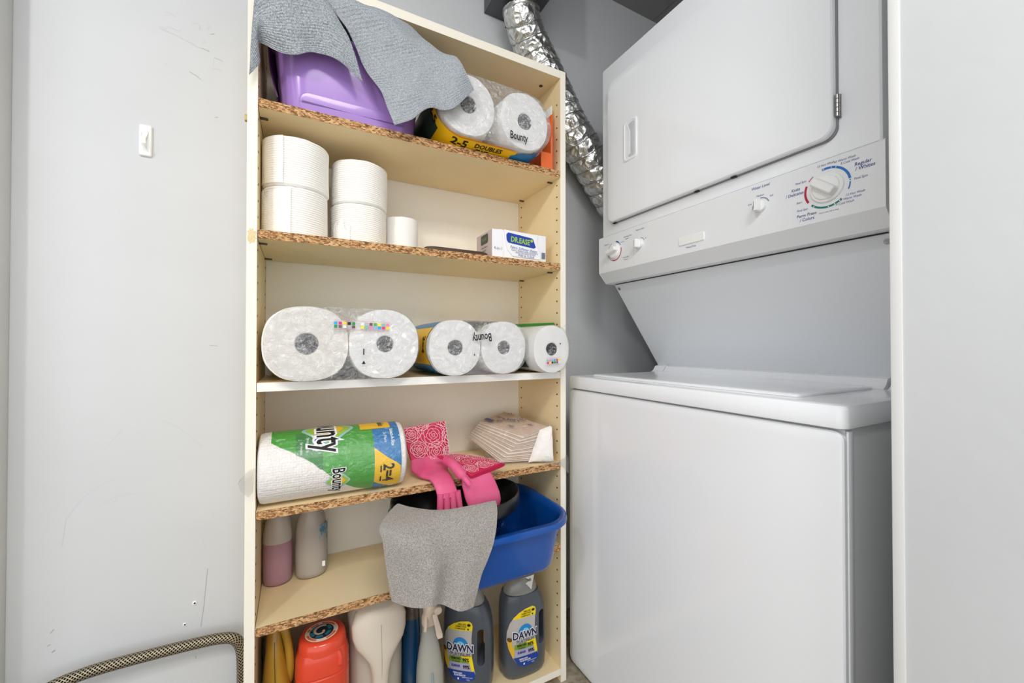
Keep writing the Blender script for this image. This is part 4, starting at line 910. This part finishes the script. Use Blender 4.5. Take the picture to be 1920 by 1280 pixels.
# two grey dish soap jugs
SOAP = mat('charcoal_soap_jug', '4c5158', .3, coat=.15, sub=.05); SOAPC = mat('grey_clear_cap', '8b8a84', .25, coat=.3)
def soap_jug(cx, cy, rot, label, tilt_label):
    r_ = thing('dish_soap_jug', (cx, cy, S6), label, 'soap bottle', 'grey dish soap jugs')
    c, s = math.cos(rot), math.sin(rot)
    def wd(x, y, z): return Vector((cx + x * c - y * s, cy + x * s + y * c, S6 + z))
    b = B(); rings = []
    for z_, ox, a, d in ((0, 0, .055, .032), (.004, 0, .063, .038), (.016, 0, .0675, .0425), (.05, 0, .069, .0435), (.11, 0, .069, .0435), (.165, -.001, .068, .0435), (.195, -.003, .0655, .043), (.215, -.005, .061, .041), (.228, -.0065, .0555, .038), (.2325, -.007, .053, .0365)):
        rings.append([wd(ox + x, y, z_) for x, y in sup(a, d, 44, 2.9)])
    loft(b, rings)
    body = mesh_obj('body', b, SOAP, r_, angle=.8)
    hb = B(); P = [(x, z_) for x, z_ in rrect(.033, .053, .082, .178, .0098, 6)]
    loft(hb, [[wd(x, y, z_) for x, z_ in P] for y in (-.08, .08)])
    tmp = mesh_obj('cut', hb, SOAP, None)
    md = body.modifiers.new('hole', 'BOOLEAN'); md.object = tmp; md.operation = 'DIFFERENCE'; md.solver = 'EXACT'
    bpy.context.view_layer.update(); dg = bpy.context.evaluated_depsgraph_get()
    me = bpy.data.meshes.new_from_object(body.evaluated_get(dg)); body.modifiers.clear(); body.data = me; bpy.data.objects.remove(tmp)
    me.set_sharp_from_angle(angle=.7)
    lid = B(); loft(lid, [[wd(-.007 + x, y, z_) for x, y in sup(a, d, 36, 2.2)] for z_, a, d in ((.2327, .0515, .0355), (.234, .0515, .0358), (.243, .049, .035), (.256, .0435, .033), (.267, .036, .029), (.2725, .028, .024), (.274, .02, .017))])
    mesh_obj('cap', lid, SOAPC, r_, angle=.8, label='paler translucent cap')
    bm2 = B(); bm2.from_mesh(body.data); bmesh.ops.translate(bm2, verts=bm2.verts, vec=origin_of(body)); bv = BVHTree.FromBMesh(bm2); bm2.free()
    fmap0 = project_map(bv, wd(-.0165, 0, .118), (c, s, 0), (0, 0, 1))
    def fm(u, v, off): return fmap0(u + .12 * v * 0, v, off)
    lab = [(-.047, -.005), (-.046, .022), (-.04, .045), (-.03, .062), (-.015, .074), (.005, .081), (.027, .083), (.036, .078), (.038, .07), (.035, .04), (.035, .01), (.037, -.02), (.042, -.042), (.046, -.058), (.043, -.07), (.025, -.078), (.0, -.079), (-.018, -.07), (-.033, -.05), (-.042, -.028)]
    st = .008
    Print().poly(lab).build('label_ground', mat('silver_label', 'b9b4ae', .4), r_, fm, .0006, st)
    Print().poly([(-.034, .0565), (-.03, .062), (-.015, .074), (.005, .081), (.027, .083), (.036, .078), (.038, .07), (.0368, .058)]).build('label_yellow', mat('label_yellow', 'f0d21a', .4), r_, fm, .001, st)
    Print().poly([(-.028, -.014), (.036, -.009), (.039, -.029), (-.028, -.028)]).build('label_green', mat('label_green', '7d9c33', .4), r_, fm, .001, st)
    Print().poly([(.004, -.011), (.036, -.009), (.043, -.045), (.036, -.05), (.03, -.028)]).build('label_yellow', mat('label_yellow', 'f0d21a', .4), r_, fm, .0012, st)
    Print().poly([(-.028, -.03), (.028, -.03), (.034, -.048), (-.028, -.045)]).build('label_lilac', mat('label_lilac', 'a9a6c4', .4), r_, fm, .0011, st)
    Print().poly([(-.0315, -.05), (-.01, -.049), (.042, -.05), (.046, -.058), (.043, -.07), (.025, -.078), (.0, -.079), (-.018, -.07)]).build('label_blue', mat('label_navy', '1c3f92', .4), r_, fm, .0012, st)
    P = Print(); P.arc(.004, .018, 0.001, .021, 5, 175, 20); P.build('label_sun', mat('label_sky', '1f86c7', .4), r_, fm, .0011, st)
    P = Print(); P.arc(.004, .018, 0.001, .011, 15, 165, 20); P.build('label_sun', mat('label_pale_sky', '7cc4e6', .4), r_, fm, .0014, st)
    # duckling shape at the left edge of the label: a plain yellow blob with a brown head band
    Print().poly([(-.046, .0), (-.04, .004), (-.034, .0), (-.036, -.012), (-.028, -.028), (-.03, -.05), (-.037, -.04), (-.044, -.022)]).build('label_bird', mat('bird_yellow', 'e0b52a', .5), r_, fm, .0016, st)
    Print().disc(-.041, .001, .006, 12).build('label_bird', mat('bird_brown', '6b4a22', .5), r_, fm, .0019, st)
    Print().text('DAWN', .003, .0105, .0285, .82, bold=.09).build('label_lettering', WHITEP, r_, fm, .0018, st)
    Print().text('DAWN', .003, .0105, .0285, .82, bold=.03).text('PLATINUM', .004, -.0055, .0135, .85, bold=.0).build('label_lettering', mat('ink_navy', '1a1f4a', .5), r_, fm, .0022, st)
    Print().text('REFILL SIZE', .009, .075, .0055, .8, bold=.02).text('FORMAT POUR', .006, .069, .0055, .8, bold=.02).text('LE REMPLISSAGE', .004, .063, .005, .8, bold=.02).disc(.028, .074, .005, 10, .7).rect(.024, .028, .061, .065).text('REMOVES', -.008, -.017, .0085, .75, bold=.03).text('99%', .02, -.0195, .0135, .8, bold=.03).text('OF GREASE', -.008, -.0245, .0055, .8, bold=.02).text('99%', .021, -.0385, .0135, .8, bold=.03).build('label_lettering', BLACK, r_, fm, .002, st)
    Print().text('ELIMINER', -.008, -.0365, .0085, .7, bold=.03).build('label_lettering', NAVY, r_, fm, .002, st)
    Print().text('FRESH RAIN', -.003, -.055, .006, .8, bold=.02).text('PLUIE FRAICHE', .003, -.0605, .006, .8, bold=.02).text('DISHWASHING LIQUID', .024, -.0655, .0035, .8).rect(-.003, .001, -.072, -.067).text('2.2 L', .027, -.0715, .006, .8).build('label_lettering', WHITEP, r_, fm, .002, st)
    if tilt_label:
        Print().poly([(-.021, .008), (.022, .01), (.003, -.024)]).build('cap_sticker', mat('sticker_white', 'e8e4de', .5), r_, plane_map(wd(.006, -.027, .2655), (c, s, 0), Vector((s * -1, c, 0)) * .55 + Vector((0, 0, .83))), .001)
        Print().text('Push', .001, .0005, .011, .8, bold=.02).build('cap_lettering', BLACK, r_, plane_map(wd(.006, -.027, .2655), (c, s, 0), Vector((s * -1, c, 0)) * .55 + Vector((0, 0, .83))), .0016)
    return r_
soap_jug(.427, 1.064, math.radians(-36), 'grey dish soap jug on the left, partly under the hanging terry cloth', False)
soap_jug(.586, 1.043, math.radians(-2), 'grey dish soap jug on the right with a white sticker on its cap', True)

# ---------------------------------------------------------------- stacked washer and dryer
lc = thing('laundry_center', (1.1, .68, 0), 'white stacked washer and dryer standing right of the bookcase', 'washer dryer')
WX, WY0, WY1 = .753, .315, 1.041
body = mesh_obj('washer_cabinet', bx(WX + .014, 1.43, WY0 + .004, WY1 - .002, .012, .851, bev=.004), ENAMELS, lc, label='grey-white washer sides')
P_ = [(y, z_) for y, z_ in rrect(WY0 + .002, WY1 - .002, .008, .8485, .016, 6)]
mesh_obj('front_panel', loft(B(), [[Vector((x_, y + (.68 - y) / .36 * d, z_ + (.43 - z_) / .42 * d)) for y, z_ in P_] for x_, d in ((WX + .013, 0), (WX + .0045, 0), (WX + .0012, .002), (WX, .006), (WX, .02))]), ENAMEL, lc, angle=.5)
for z_, n in ((.0, 'foot'),):
    for y in (.36, .99): mesh_obj('foot', lathe(B(), (.80, y, 0), [(.018, 0), (.018, .008), (.01, .0118)], 16), BLACK, lc)
P_ = rrect(WY0 - .003, WY1 + .001, WX - .004, 1.44, .014, 6)
mesh_obj('deck', loft(B(), [[Vector((x_ + (1.1 - x_) / .34 * d, y + (.68 - y) / .36 * d, z_)) for y, x_ in P_] for z_, d in ((.8535, .003), (.8535, 0), (.858, -.001), (.883, 0), (.8885, .003), (.8902, .008), (.8902, .02))]), ENAMEL, lc, angle=.5)
P_ = rrect(.405, .985, .80, 1.1, .012, 6)
lid = mesh_obj('washer_lid', loft(B(), [[Vector((x_ + (.95 - x_) / .15 * d, y + (.69 - y) / .28 * d, z_)) for y, x_ in P_] for z_, d in ((.8905, .0), (.894, 0), (.8958, .002), (.8966, .006), (.8966, .02))]), ENAMEL, lc, angle=.5)
mesh_obj('corner_trim', bx(WX + .0145, WX + .03, WY0 + .0005, WY0 + .0038, .014, .8485, bev=.0014), ENAMEL, lc)
# back rest strips where the lid is hinged
for y0, y1 in ((.993, 1.036), (.392, .987), (.315, .384)):
    b = B(); loft(b, [[Vector((x_, y, z_)) for x_, z_ in ((1.105, .8904), (1.117, .8975), (1.128, .912), (1.145, .916), (1.16, .905), (1.16, .8904))] for y in (y0, y1)])
    mesh_obj('hinge_strip', b, ENAMEL, lc, angle=.3)
# slanted panel under the dryer
b = B(); s0, s1 = Vector((.938, 0, 1.186)), Vector((1.150, 0, .902)); nd = Vector((.284, 0, .212)).normalized()
loft(b, [[Vector((p_.x, y, p_.z)) for p_ in (s0, s1, s1 + nd * .3, s0 + nd * .3)] for y in (WY0 - .002, 1.034)])
mesh_obj('slanted_panel', b, mat('slant_enamel', 'e2e5e9', .22, coat=.2), lc, smooth=False, label='slanted white panel between washer and dryer')
DX, DY0, DY1 = .885, .312, 1.034
mesh_obj('dryer_cabinet', bx(DX, 1.5, DY0, DY1, 1.228, 1.89, bev=.008, seg=3), ENAMEL, lc)
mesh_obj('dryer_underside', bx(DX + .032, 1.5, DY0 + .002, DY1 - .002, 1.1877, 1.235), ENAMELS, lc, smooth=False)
# console with its bevelled lower lip
b = B(); prof = [(DX + .03, 1.337), (DX - .003, 1.337), (DX - .006, 1.334), (DX - .006, 1.2205), (DX + .022, 1.1895), (DX + .03, 1.1875), (DX + .08, 1.1875)]
loft(b, [[Vector((x_, y, z_)) for x_, z_ in prof] for y in (DY0 - .006, DY0 - .003, DY1 + .003, DY1 + .006)])
mesh_obj('console', b, CONSOLE, lc, angle=.2)
for y0, y1 in ((1.0345, 1.0405),): mesh_obj('console_end_cap', loft(B(), [[Vector((x_ - .0006, y, z_)) for x_, z_ in prof] for y in (y1, y1 + .002)]), PLASTW, lc, angle=.35)
mesh_obj('console_top_line', bx(DX - .0012, DX - .0002, DY0 + .004, DY1 - .003, 1.3368, 1.3384), mat('line_grey', '9b9d9f', .6), lc, smooth=False)
mesh_obj('console_seam', bx(DX - .0064, DX - .0058, .887, .8875, 1.226, 1.332), mat('seam_grey', 'c9cacb', .5), lc, smooth=False)
mesh_obj('gap_line', bx(.929, .936, DY0 + .01, DY1 - .012, 1.1862, 1.1874), GAP, lc, smooth=False)
for y in (1.022, .328):
    b = lathe(B(), (0, 0, 0), [(.0052, -.001), (.0052, .0014), (.0035, .0022)], 14); b.transform(Matrix.Translation(Vector((.947, y, 1.174)) - nd * .0006) @ (-nd).to_track_quat('Z', 'Y').to_matrix().to_4x4())
    mesh_obj('screw', b, STEEL, lc)
# dryer door
P_ = rrect(.377, .987, 1.371, 1.815, .022, 7)
gapb = loft(B(), [[Vector((x_, y, z_)) for y, z_ in rrect(.3745, .984, 1.3685, 1.812, .022, 7)] for x_ in (DX - .0002, DX - .004)])
mesh_obj('door_gap_shade', gapb, mat('gap_shade_grey', '85878a', .6), lc)  # grey backing slab, its colour stands for the shadow in the door gap
door = mesh_obj('dryer_door', loft(B(), [[Vector((x_, y + (.682 - y) / .305 * d, z_ + (1.593 - z_) / .222 * d)) for y, z_ in P_] for x_, d in ((DX - .004, .001), (DX - .005, 0), (DX - .0165, 0), (DX - .0195, .002), (DX - .0205, .006), (DX - .0205, .03))]), ENAMEL, lc, angle=.5)
# pull pocket
fr = DX - .0206
hd = mesh_obj('door_handle', loft(B(), [[Vector((x_, y, z_)) for y, z_ in rrect(.858 + d, .912 - d, 1.532 + d, 1.652 - d, .01, 5)] for x_, d in ((fr + .0004, 0), (fr - .0025, .0006), (fr - .0032, .0025), (fr - .0032, .005), (fr - .0022, .006), (fr - .0018, .008))]), ENAMEL, door, angle=.4)
mesh_obj('pull_pocket', loft(B(), [[Vector((x_, y, z_)) for y, z_ in rrect(.866 + d, .892 - d, 1.541 + d, 1.642 - d, .007, 5)] for x_, d in ((fr - .0018, 0), (fr - .0022, .001))]), mat('pocket_shade', 'c5c8cb', .3), door, angle=.4)
mesh_obj('pull_ledge', loft(B(), [[Vector((x_, y, z_)) for y, z_ in ((.893, 1.545), (.893, 1.638), (.884, 1.615), (.884, 1.55))] for x_ in (fr - .0018, fr - .0034)]), ENAMEL, door, angle=.4)
for zc in (1.426, 1.755):
    for k in range(5): mesh_obj('hinge', lathe(B(), (DX - .008, .3735, zc - .02 + k * .0082), [(.0036, 0), (.0042, .0006), (.0042, .0072), (.0036, .0078)], 12), STEEL, lc)
    mesh_obj('hinge_leaf', bx(DX - .0035, DX - .0003, .3695, .3765, zc - .021, zc + .022), STEEL, lc, smooth=False)
for y in (.968, .575, .672): mesh_obj('door_catch', bx(DX - .009, DX - .002, y - .006, y + .006, 1.3675, 1.3705), GAP, lc, smooth=False)
# dials, knobs and print on the console
cx_ = DX - .006
def cm(y, z_): return plane_map((cx_, y, z_), (0, -1, 0), (0, 0, 1))
def knob(y, z_, r, ang, ring=None):
    M = Matrix.Translation(Vector((cx_ - .0002, y, z_))) @ Matrix(((0, 0, -1, 0), (-1, 0, 0, 0), (0, 1, 0, 0), (0, 0, 0, 1)))
    def put(n, b, par, a=.5):
        b.transform(M); return mesh_obj(n, b, PLASTW, par, angle=a)
    base = put('dial', lathe(B(), (0, 0, 0), [(r, 0), (r, .006), (r * .94, .0075)], 32), lc)
    if ring: put('dial_ring', lathe(B(), (0, 0, 0), [(ring, 0), (ring, .003), (ring * .95, .0042)], 36), lc)
    w_ = r * .36
    b = loft(B(), [[Vector((x, y_, z)) for x, y_ in rrect(-r * .99 * kk, r * .99 * kk, -w_ * kw, w_ * kw, w_ * .5 * kw, 4)] for z, kk, kw in ((.006, 1, 1.15), (.017, 1, .95), (.0205, .97, .8), (.0218, .9, .6))])
    bmesh.ops.rotate(b, verts=b.verts, matrix=Matrix.Rotation(ang, 3, 'Z'))
    put('knob_grip', b, base, .4)
    if r > .022: Print().rect(r * .72, r * .98, -.0007, .0007).build('pointer_mark', BLACK, base, lambda u, v, o: M @ Vector((u * math.cos(-.6) - v * math.sin(-.6), u * math.sin(-.6) + v * math.cos(-.6), .0077)))
    elif r < .015: Print().rect(-r * .62, r * .62, -.0006, .0006).build('pointer_mark', GREYP, base, lambda u, v, o: M @ Vector((-v - w_ * .55, u, .0222)))
    return base
BIG = (.392, 1.2815); WL = (.515, 1.284); TD = (.969, 1.281); ST = (.862, 1.2805)
knob(*BIG, .0225, 2.45, ring=.0275); knob(*WL, .0125, PI / 2); knob(*TD, .0205, -2.9, ring=.0235); knob(*ST, .0125, PI / 2)
f = cm(*BIG)
Print().arc(0, 0, .0345, .0385, 8, 102).arc(0, 0, .0355, .0375, -22, 5).build('dial_print', BLUEP, lc, f); Print().arc(0, 0, .0345, .0385, 158, 212).arc(0, 0, .036, .0375, 128, 145).build('dial_print', RED, lc, f)
Print().arc(0, 0, .0345, .0380, -135, -50).build('dial_print', TEAL, lc, f)
P = Print(); [P.disc(.0365 * math.cos(math.radians(a)), .0365 * math.sin(math.radians(a)), .0011, 8) for a in (98, 78, 66, 0, -56, -70, -86, -126)]; P.build('dial_print', WHITEP, lc, f, .0007)
Print().text('15 Hot Wash', -.002, .0445, .0058, .9, shear=.15).text('10 Warm Wash', .028, .0425, .0058, .9, shear=.15).text('5 Cold Wash', .036, .036, .0058, .9, shear=.15).text('Final Spin', .052, .001, .0058, .9, shear=.15).text('Final Spin', -.0445, .025, .0058, .9, shear=.15).text('Start', -.0475, -.014, .0058, .9, shear=.15).text('Final Spin', -.042, -.03, .0058, .9, shear=.15) \
    .text('12 Hot Wash', .0435, -.024, .0058, .9, shear=.15).text('8 Warm Wash', .037, -.0305, .0058, .9, shear=.15).text('4 Cold Wash', .028, -.037, .0058, .9, shear=.15).text('Push to start. Pull to stop.', .003, -.0455, .0034, .9).build('console_lettering', NAVY, lc, f)
Print().text('Regular', .055, .026, .009, .9, bold=.01, shear=.15).text('/ Whites', .058, .0175, .009, .9, bold=.01, shear=.15).text('Knits', -.054, .0135, .0085, .9, bold=.01, shear=.15).text('/ Delicates', -.056, .005, .0085, .9, bold=.01, shear=.15).text('Perm Press', -.035, -.0415, .0085, .9, bold=.01, shear=.15).text('/ Colors', -.034, -.05, .0085, .9, bold=.01, shear=.15).build('console_lettering', NAVY, lc, f)
f = cm(*WL)
Print().arc(0, 0, .0165, .019, 20, 92).arc(0, 0, .0165, .0182, 150, 190).build('dial_print', GREYP, lc, f)
Print().text('Water Level', -.0005, .042, .0085, .9, bold=.005, shear=.15).text('Medium', -.001, .0235, .0055, .9, shear=.15).text('Full', .0225, .016, .0055, .9, shear=.15).text('Low', -.0235, .011, .0055, .9, shear=.15).build('console_lettering', NAVY, lc, f)
f = cm(*TD)
Print().arc(0, 0, .0275, .0315, 50, 78).arc(0, 0, .0285, .0305, 28, 48).build('dial_print', mat('deep_blue_print', '2b4a9c', .5), lc, f); Print().arc(0, 0, .0275, .0308, -110, 12).arc(0, 0, .0285, .0302, -160, -112).build('dial_print', RED, lc, f)
Print().arc(0, 0, .0285, .0298, 115, 165).build('dial_print', GREYP, lc, f)
Print().text('Automatic Dry', .056, .034, .006, .9, shear=.15).text('Regular', .054, .027, .005, .9, shear=.15).text('Timed Dry', .049, -.028, .006, .9, shear=.15).text('Normal', .048, -.035, .005, .9, shear=.15).text('Delicate Dry', -.036, .028, .0055, .8, shear=.15).text('Less Dry', .034, .022, .005, .8, shear=.15).build('console_lettering', NAVY, lc, f)
f = cm(*ST)
Print().arc(0, 0, .0165, .0185, 25, 80).build('dial_print', GREYP, lc, f); Print().text('Push to Start', .0, .0425, .0068, .9, shear=.15).text('On', .022, .012, .005, .9).build('console_lettering', NAVY, lc, f)
bd = mesh_obj('badge', loft(B(), [[Vector((x_, y, z_)) for y, z_ in rrect(.651 + d, .725 - d, 1.243 + d, 1.264 - d, .003, 4)] for x_, d in ((cx_, 0), (cx_ - .002, .0), (cx_ - .003, .001))]), PLASTW, lc, angle=.4, label='blank raised badge')
Print().text('Heavy Duty', .0, -.0185, .0068, .9, shear=.15).build('console_lettering', NAVY, lc, cm(.69, 1.2535))
# wear on the white doors
Print().line([(-.01, 0), (0, .0035), (.012, .012)], .0005).build('scratch', SCUFF, lc, plane_map((.80, WY0 + .0035, .64), (1, 0, 0), (0, 0, 1)), .0006)

# ---------------------------------------------------------------- dryer vent
FO = foil_mat()
vb = thing('vent_boot', (.64, 1.15, 2.13), 'dark grey sheet metal vent box high on the back wall', 'vent box')
GALV = mat('dull_galvanised', '62656a', .45, .6, bump=(30, .1))
mesh_obj('metal_box', bx(.556, .722, 1.045, YB - .001, 2.1125, CZ - .002, bev=.002), GALV, vb)
mesh_obj('collar', lathe(B(), (.638, 1.145, 2.108), [(.0605, 0), (.0615, .001), (.0615, .0038)], 36), GALV, vb)
mesh_obj('edge_flange', bx(.5535, .5555, 1.05, YB - .002, 2.1125, CZ - .003), GALV, vb, smooth=False)
vd = thing('vent_duct', (.8, 1.15, 1.8), 'crinkled silver foil dryer duct running down behind the bookcase to the dryer', 'duct')
dpts = [(.638, 1.145, 2.089), (.645, 1.150, 2.066), (.668, 1.163, 2.035), (.705, 1.172, 1.985), (.750, 1.172, 1.918), (.795, 1.168, 1.838), (.842, 1.163, 1.755), (.925, 1.158, 1.662), (1.005, 1.158, 1.572), (1.06, 1.158, 1.51)]
PITCH = .046
def duct_r(s, a):
    ph = (s / PITCH + a / (2 * PI)) % 1.0
    base = .0585 + .0095 * min(1, s / .4)
    q_ = base * (1 - .02 + .06 * (math.sin(PI * ph) - .5)) + .002 * noise.noise(Vector((s * 60, math.cos(a) * 3, math.sin(a) * 3))) + .0018 * noise.noise(Vector((s * 25, math.cos(a) * 8, math.sin(a) * 8)))
    return q_
mesh_obj('foil_skin', tube(B(), dpts, .06, 48, 22, rf=duct_r), FO, vd, angle=1.0)
C_ = catmull([Vector(p_) for p_ in dpts], 22); wire = []; s = 0; nrm = None
for i, p_ in enumerate(C_[:-1]):
    t = (C_[i + 1] - C_[max(i - 1, 0)]).normalized()
    if nrm is None: nrm = t.orthogonal().normalized()
    nrm = (nrm - t * nrm.dot(t)).normalized(); bn = t.cross(nrm); sl = (C_[i + 1] - p_).length
    for k in range(6):
        ss = s + sl * k / 6; a = -2 * PI * (ss / PITCH); r__ = .0585 + .0095 * min(1, ss / .4) + .0004
        wire.append(p_ + (C_[i + 1] - p_) * k / 6 + (nrm * math.cos(a) + bn * math.sin(a)) * r__)
    s += sl
mesh_obj('spiral_wire', tube(B(), wire[4:-4], .0015, 6, 1), STEEL, vd)
mesh_obj('clamp', tube(B(), [(.6398, 1.1459, 2.0825), (.6413, 1.1469, 2.0765)], .0615, 40, 1), STEEL, vd)

# ---------------------------------------------------------------- hose and hook on the left wall
hs = tube(B(), [(-.117, 1.21, .03), (-.118, 1.21, .12), (-.119, 1.211, .2), (-.124, 1.212, .238), (-.137, 1.212, .259), (-.16, 1.212, .268), (-.2, 1.212, .2725), (-.3, 1.21, .2775), (-.4, 1.207, .278), (-.465, 1.19, .272), (-.5, 1.15, .255), (-.508, 1.08, .215), (-.508, 1.0, .15), (-.508, .93, .08), (-.508, .86, .02), (-.508, .78, .0135)], .0122, 18, 12, uv=True)
tag(mesh_obj('braided_hose', hs, braid_mat(), None, loc=(-.3, 1.21, 0), angle=1.2), 'braided metal hose running along the white wall and down behind the bookcase', 'hose')
hk = thing('wall_hook', (-.32, YB, 1.466), 'small white plastic adhesive hook on the wall left of the bookcase', 'hook')
HKP = mat('white_hook_plastic', 'eef0f0', .3)
mesh_obj('base_plate', loft(B(), [[Vector((x_, y, z_)) for x_, z_ in rrect(-.3325 + d, -.3085 - d, 1.4315 + d, 1.5055 - d, .004, 5)] for y, d in ((YB - .0004, .0), (YB - .0055, .0004), (YB - .0072, .002), (YB - .0076, .004))]), HKP, hk, angle=.5)
mesh_obj('hook_arm', slabloft(B(), [((-.3205, YB - .007, 1.487), (.007, 0, 0), (0, 0, .008)), ((-.3205, YB - .012, 1.482), (.006, 0, 0), (0, .002, .007)), ((-.321, YB - .016, 1.468), (.0048, 0, 0), (0, .0035, 0)), ((-.320, YB - .0175, 1.456), (.0045, 0, 0), (0, .003, 0)), ((-.319, YB - .022, 1.450), (.0045, 0, 0), (0, .001, .0025)), ((-.318, YB - .026, 1.454), (.0035, 0, 0), (0, .002, .001))], 14, 2.5), HKP, hk, angle=1)
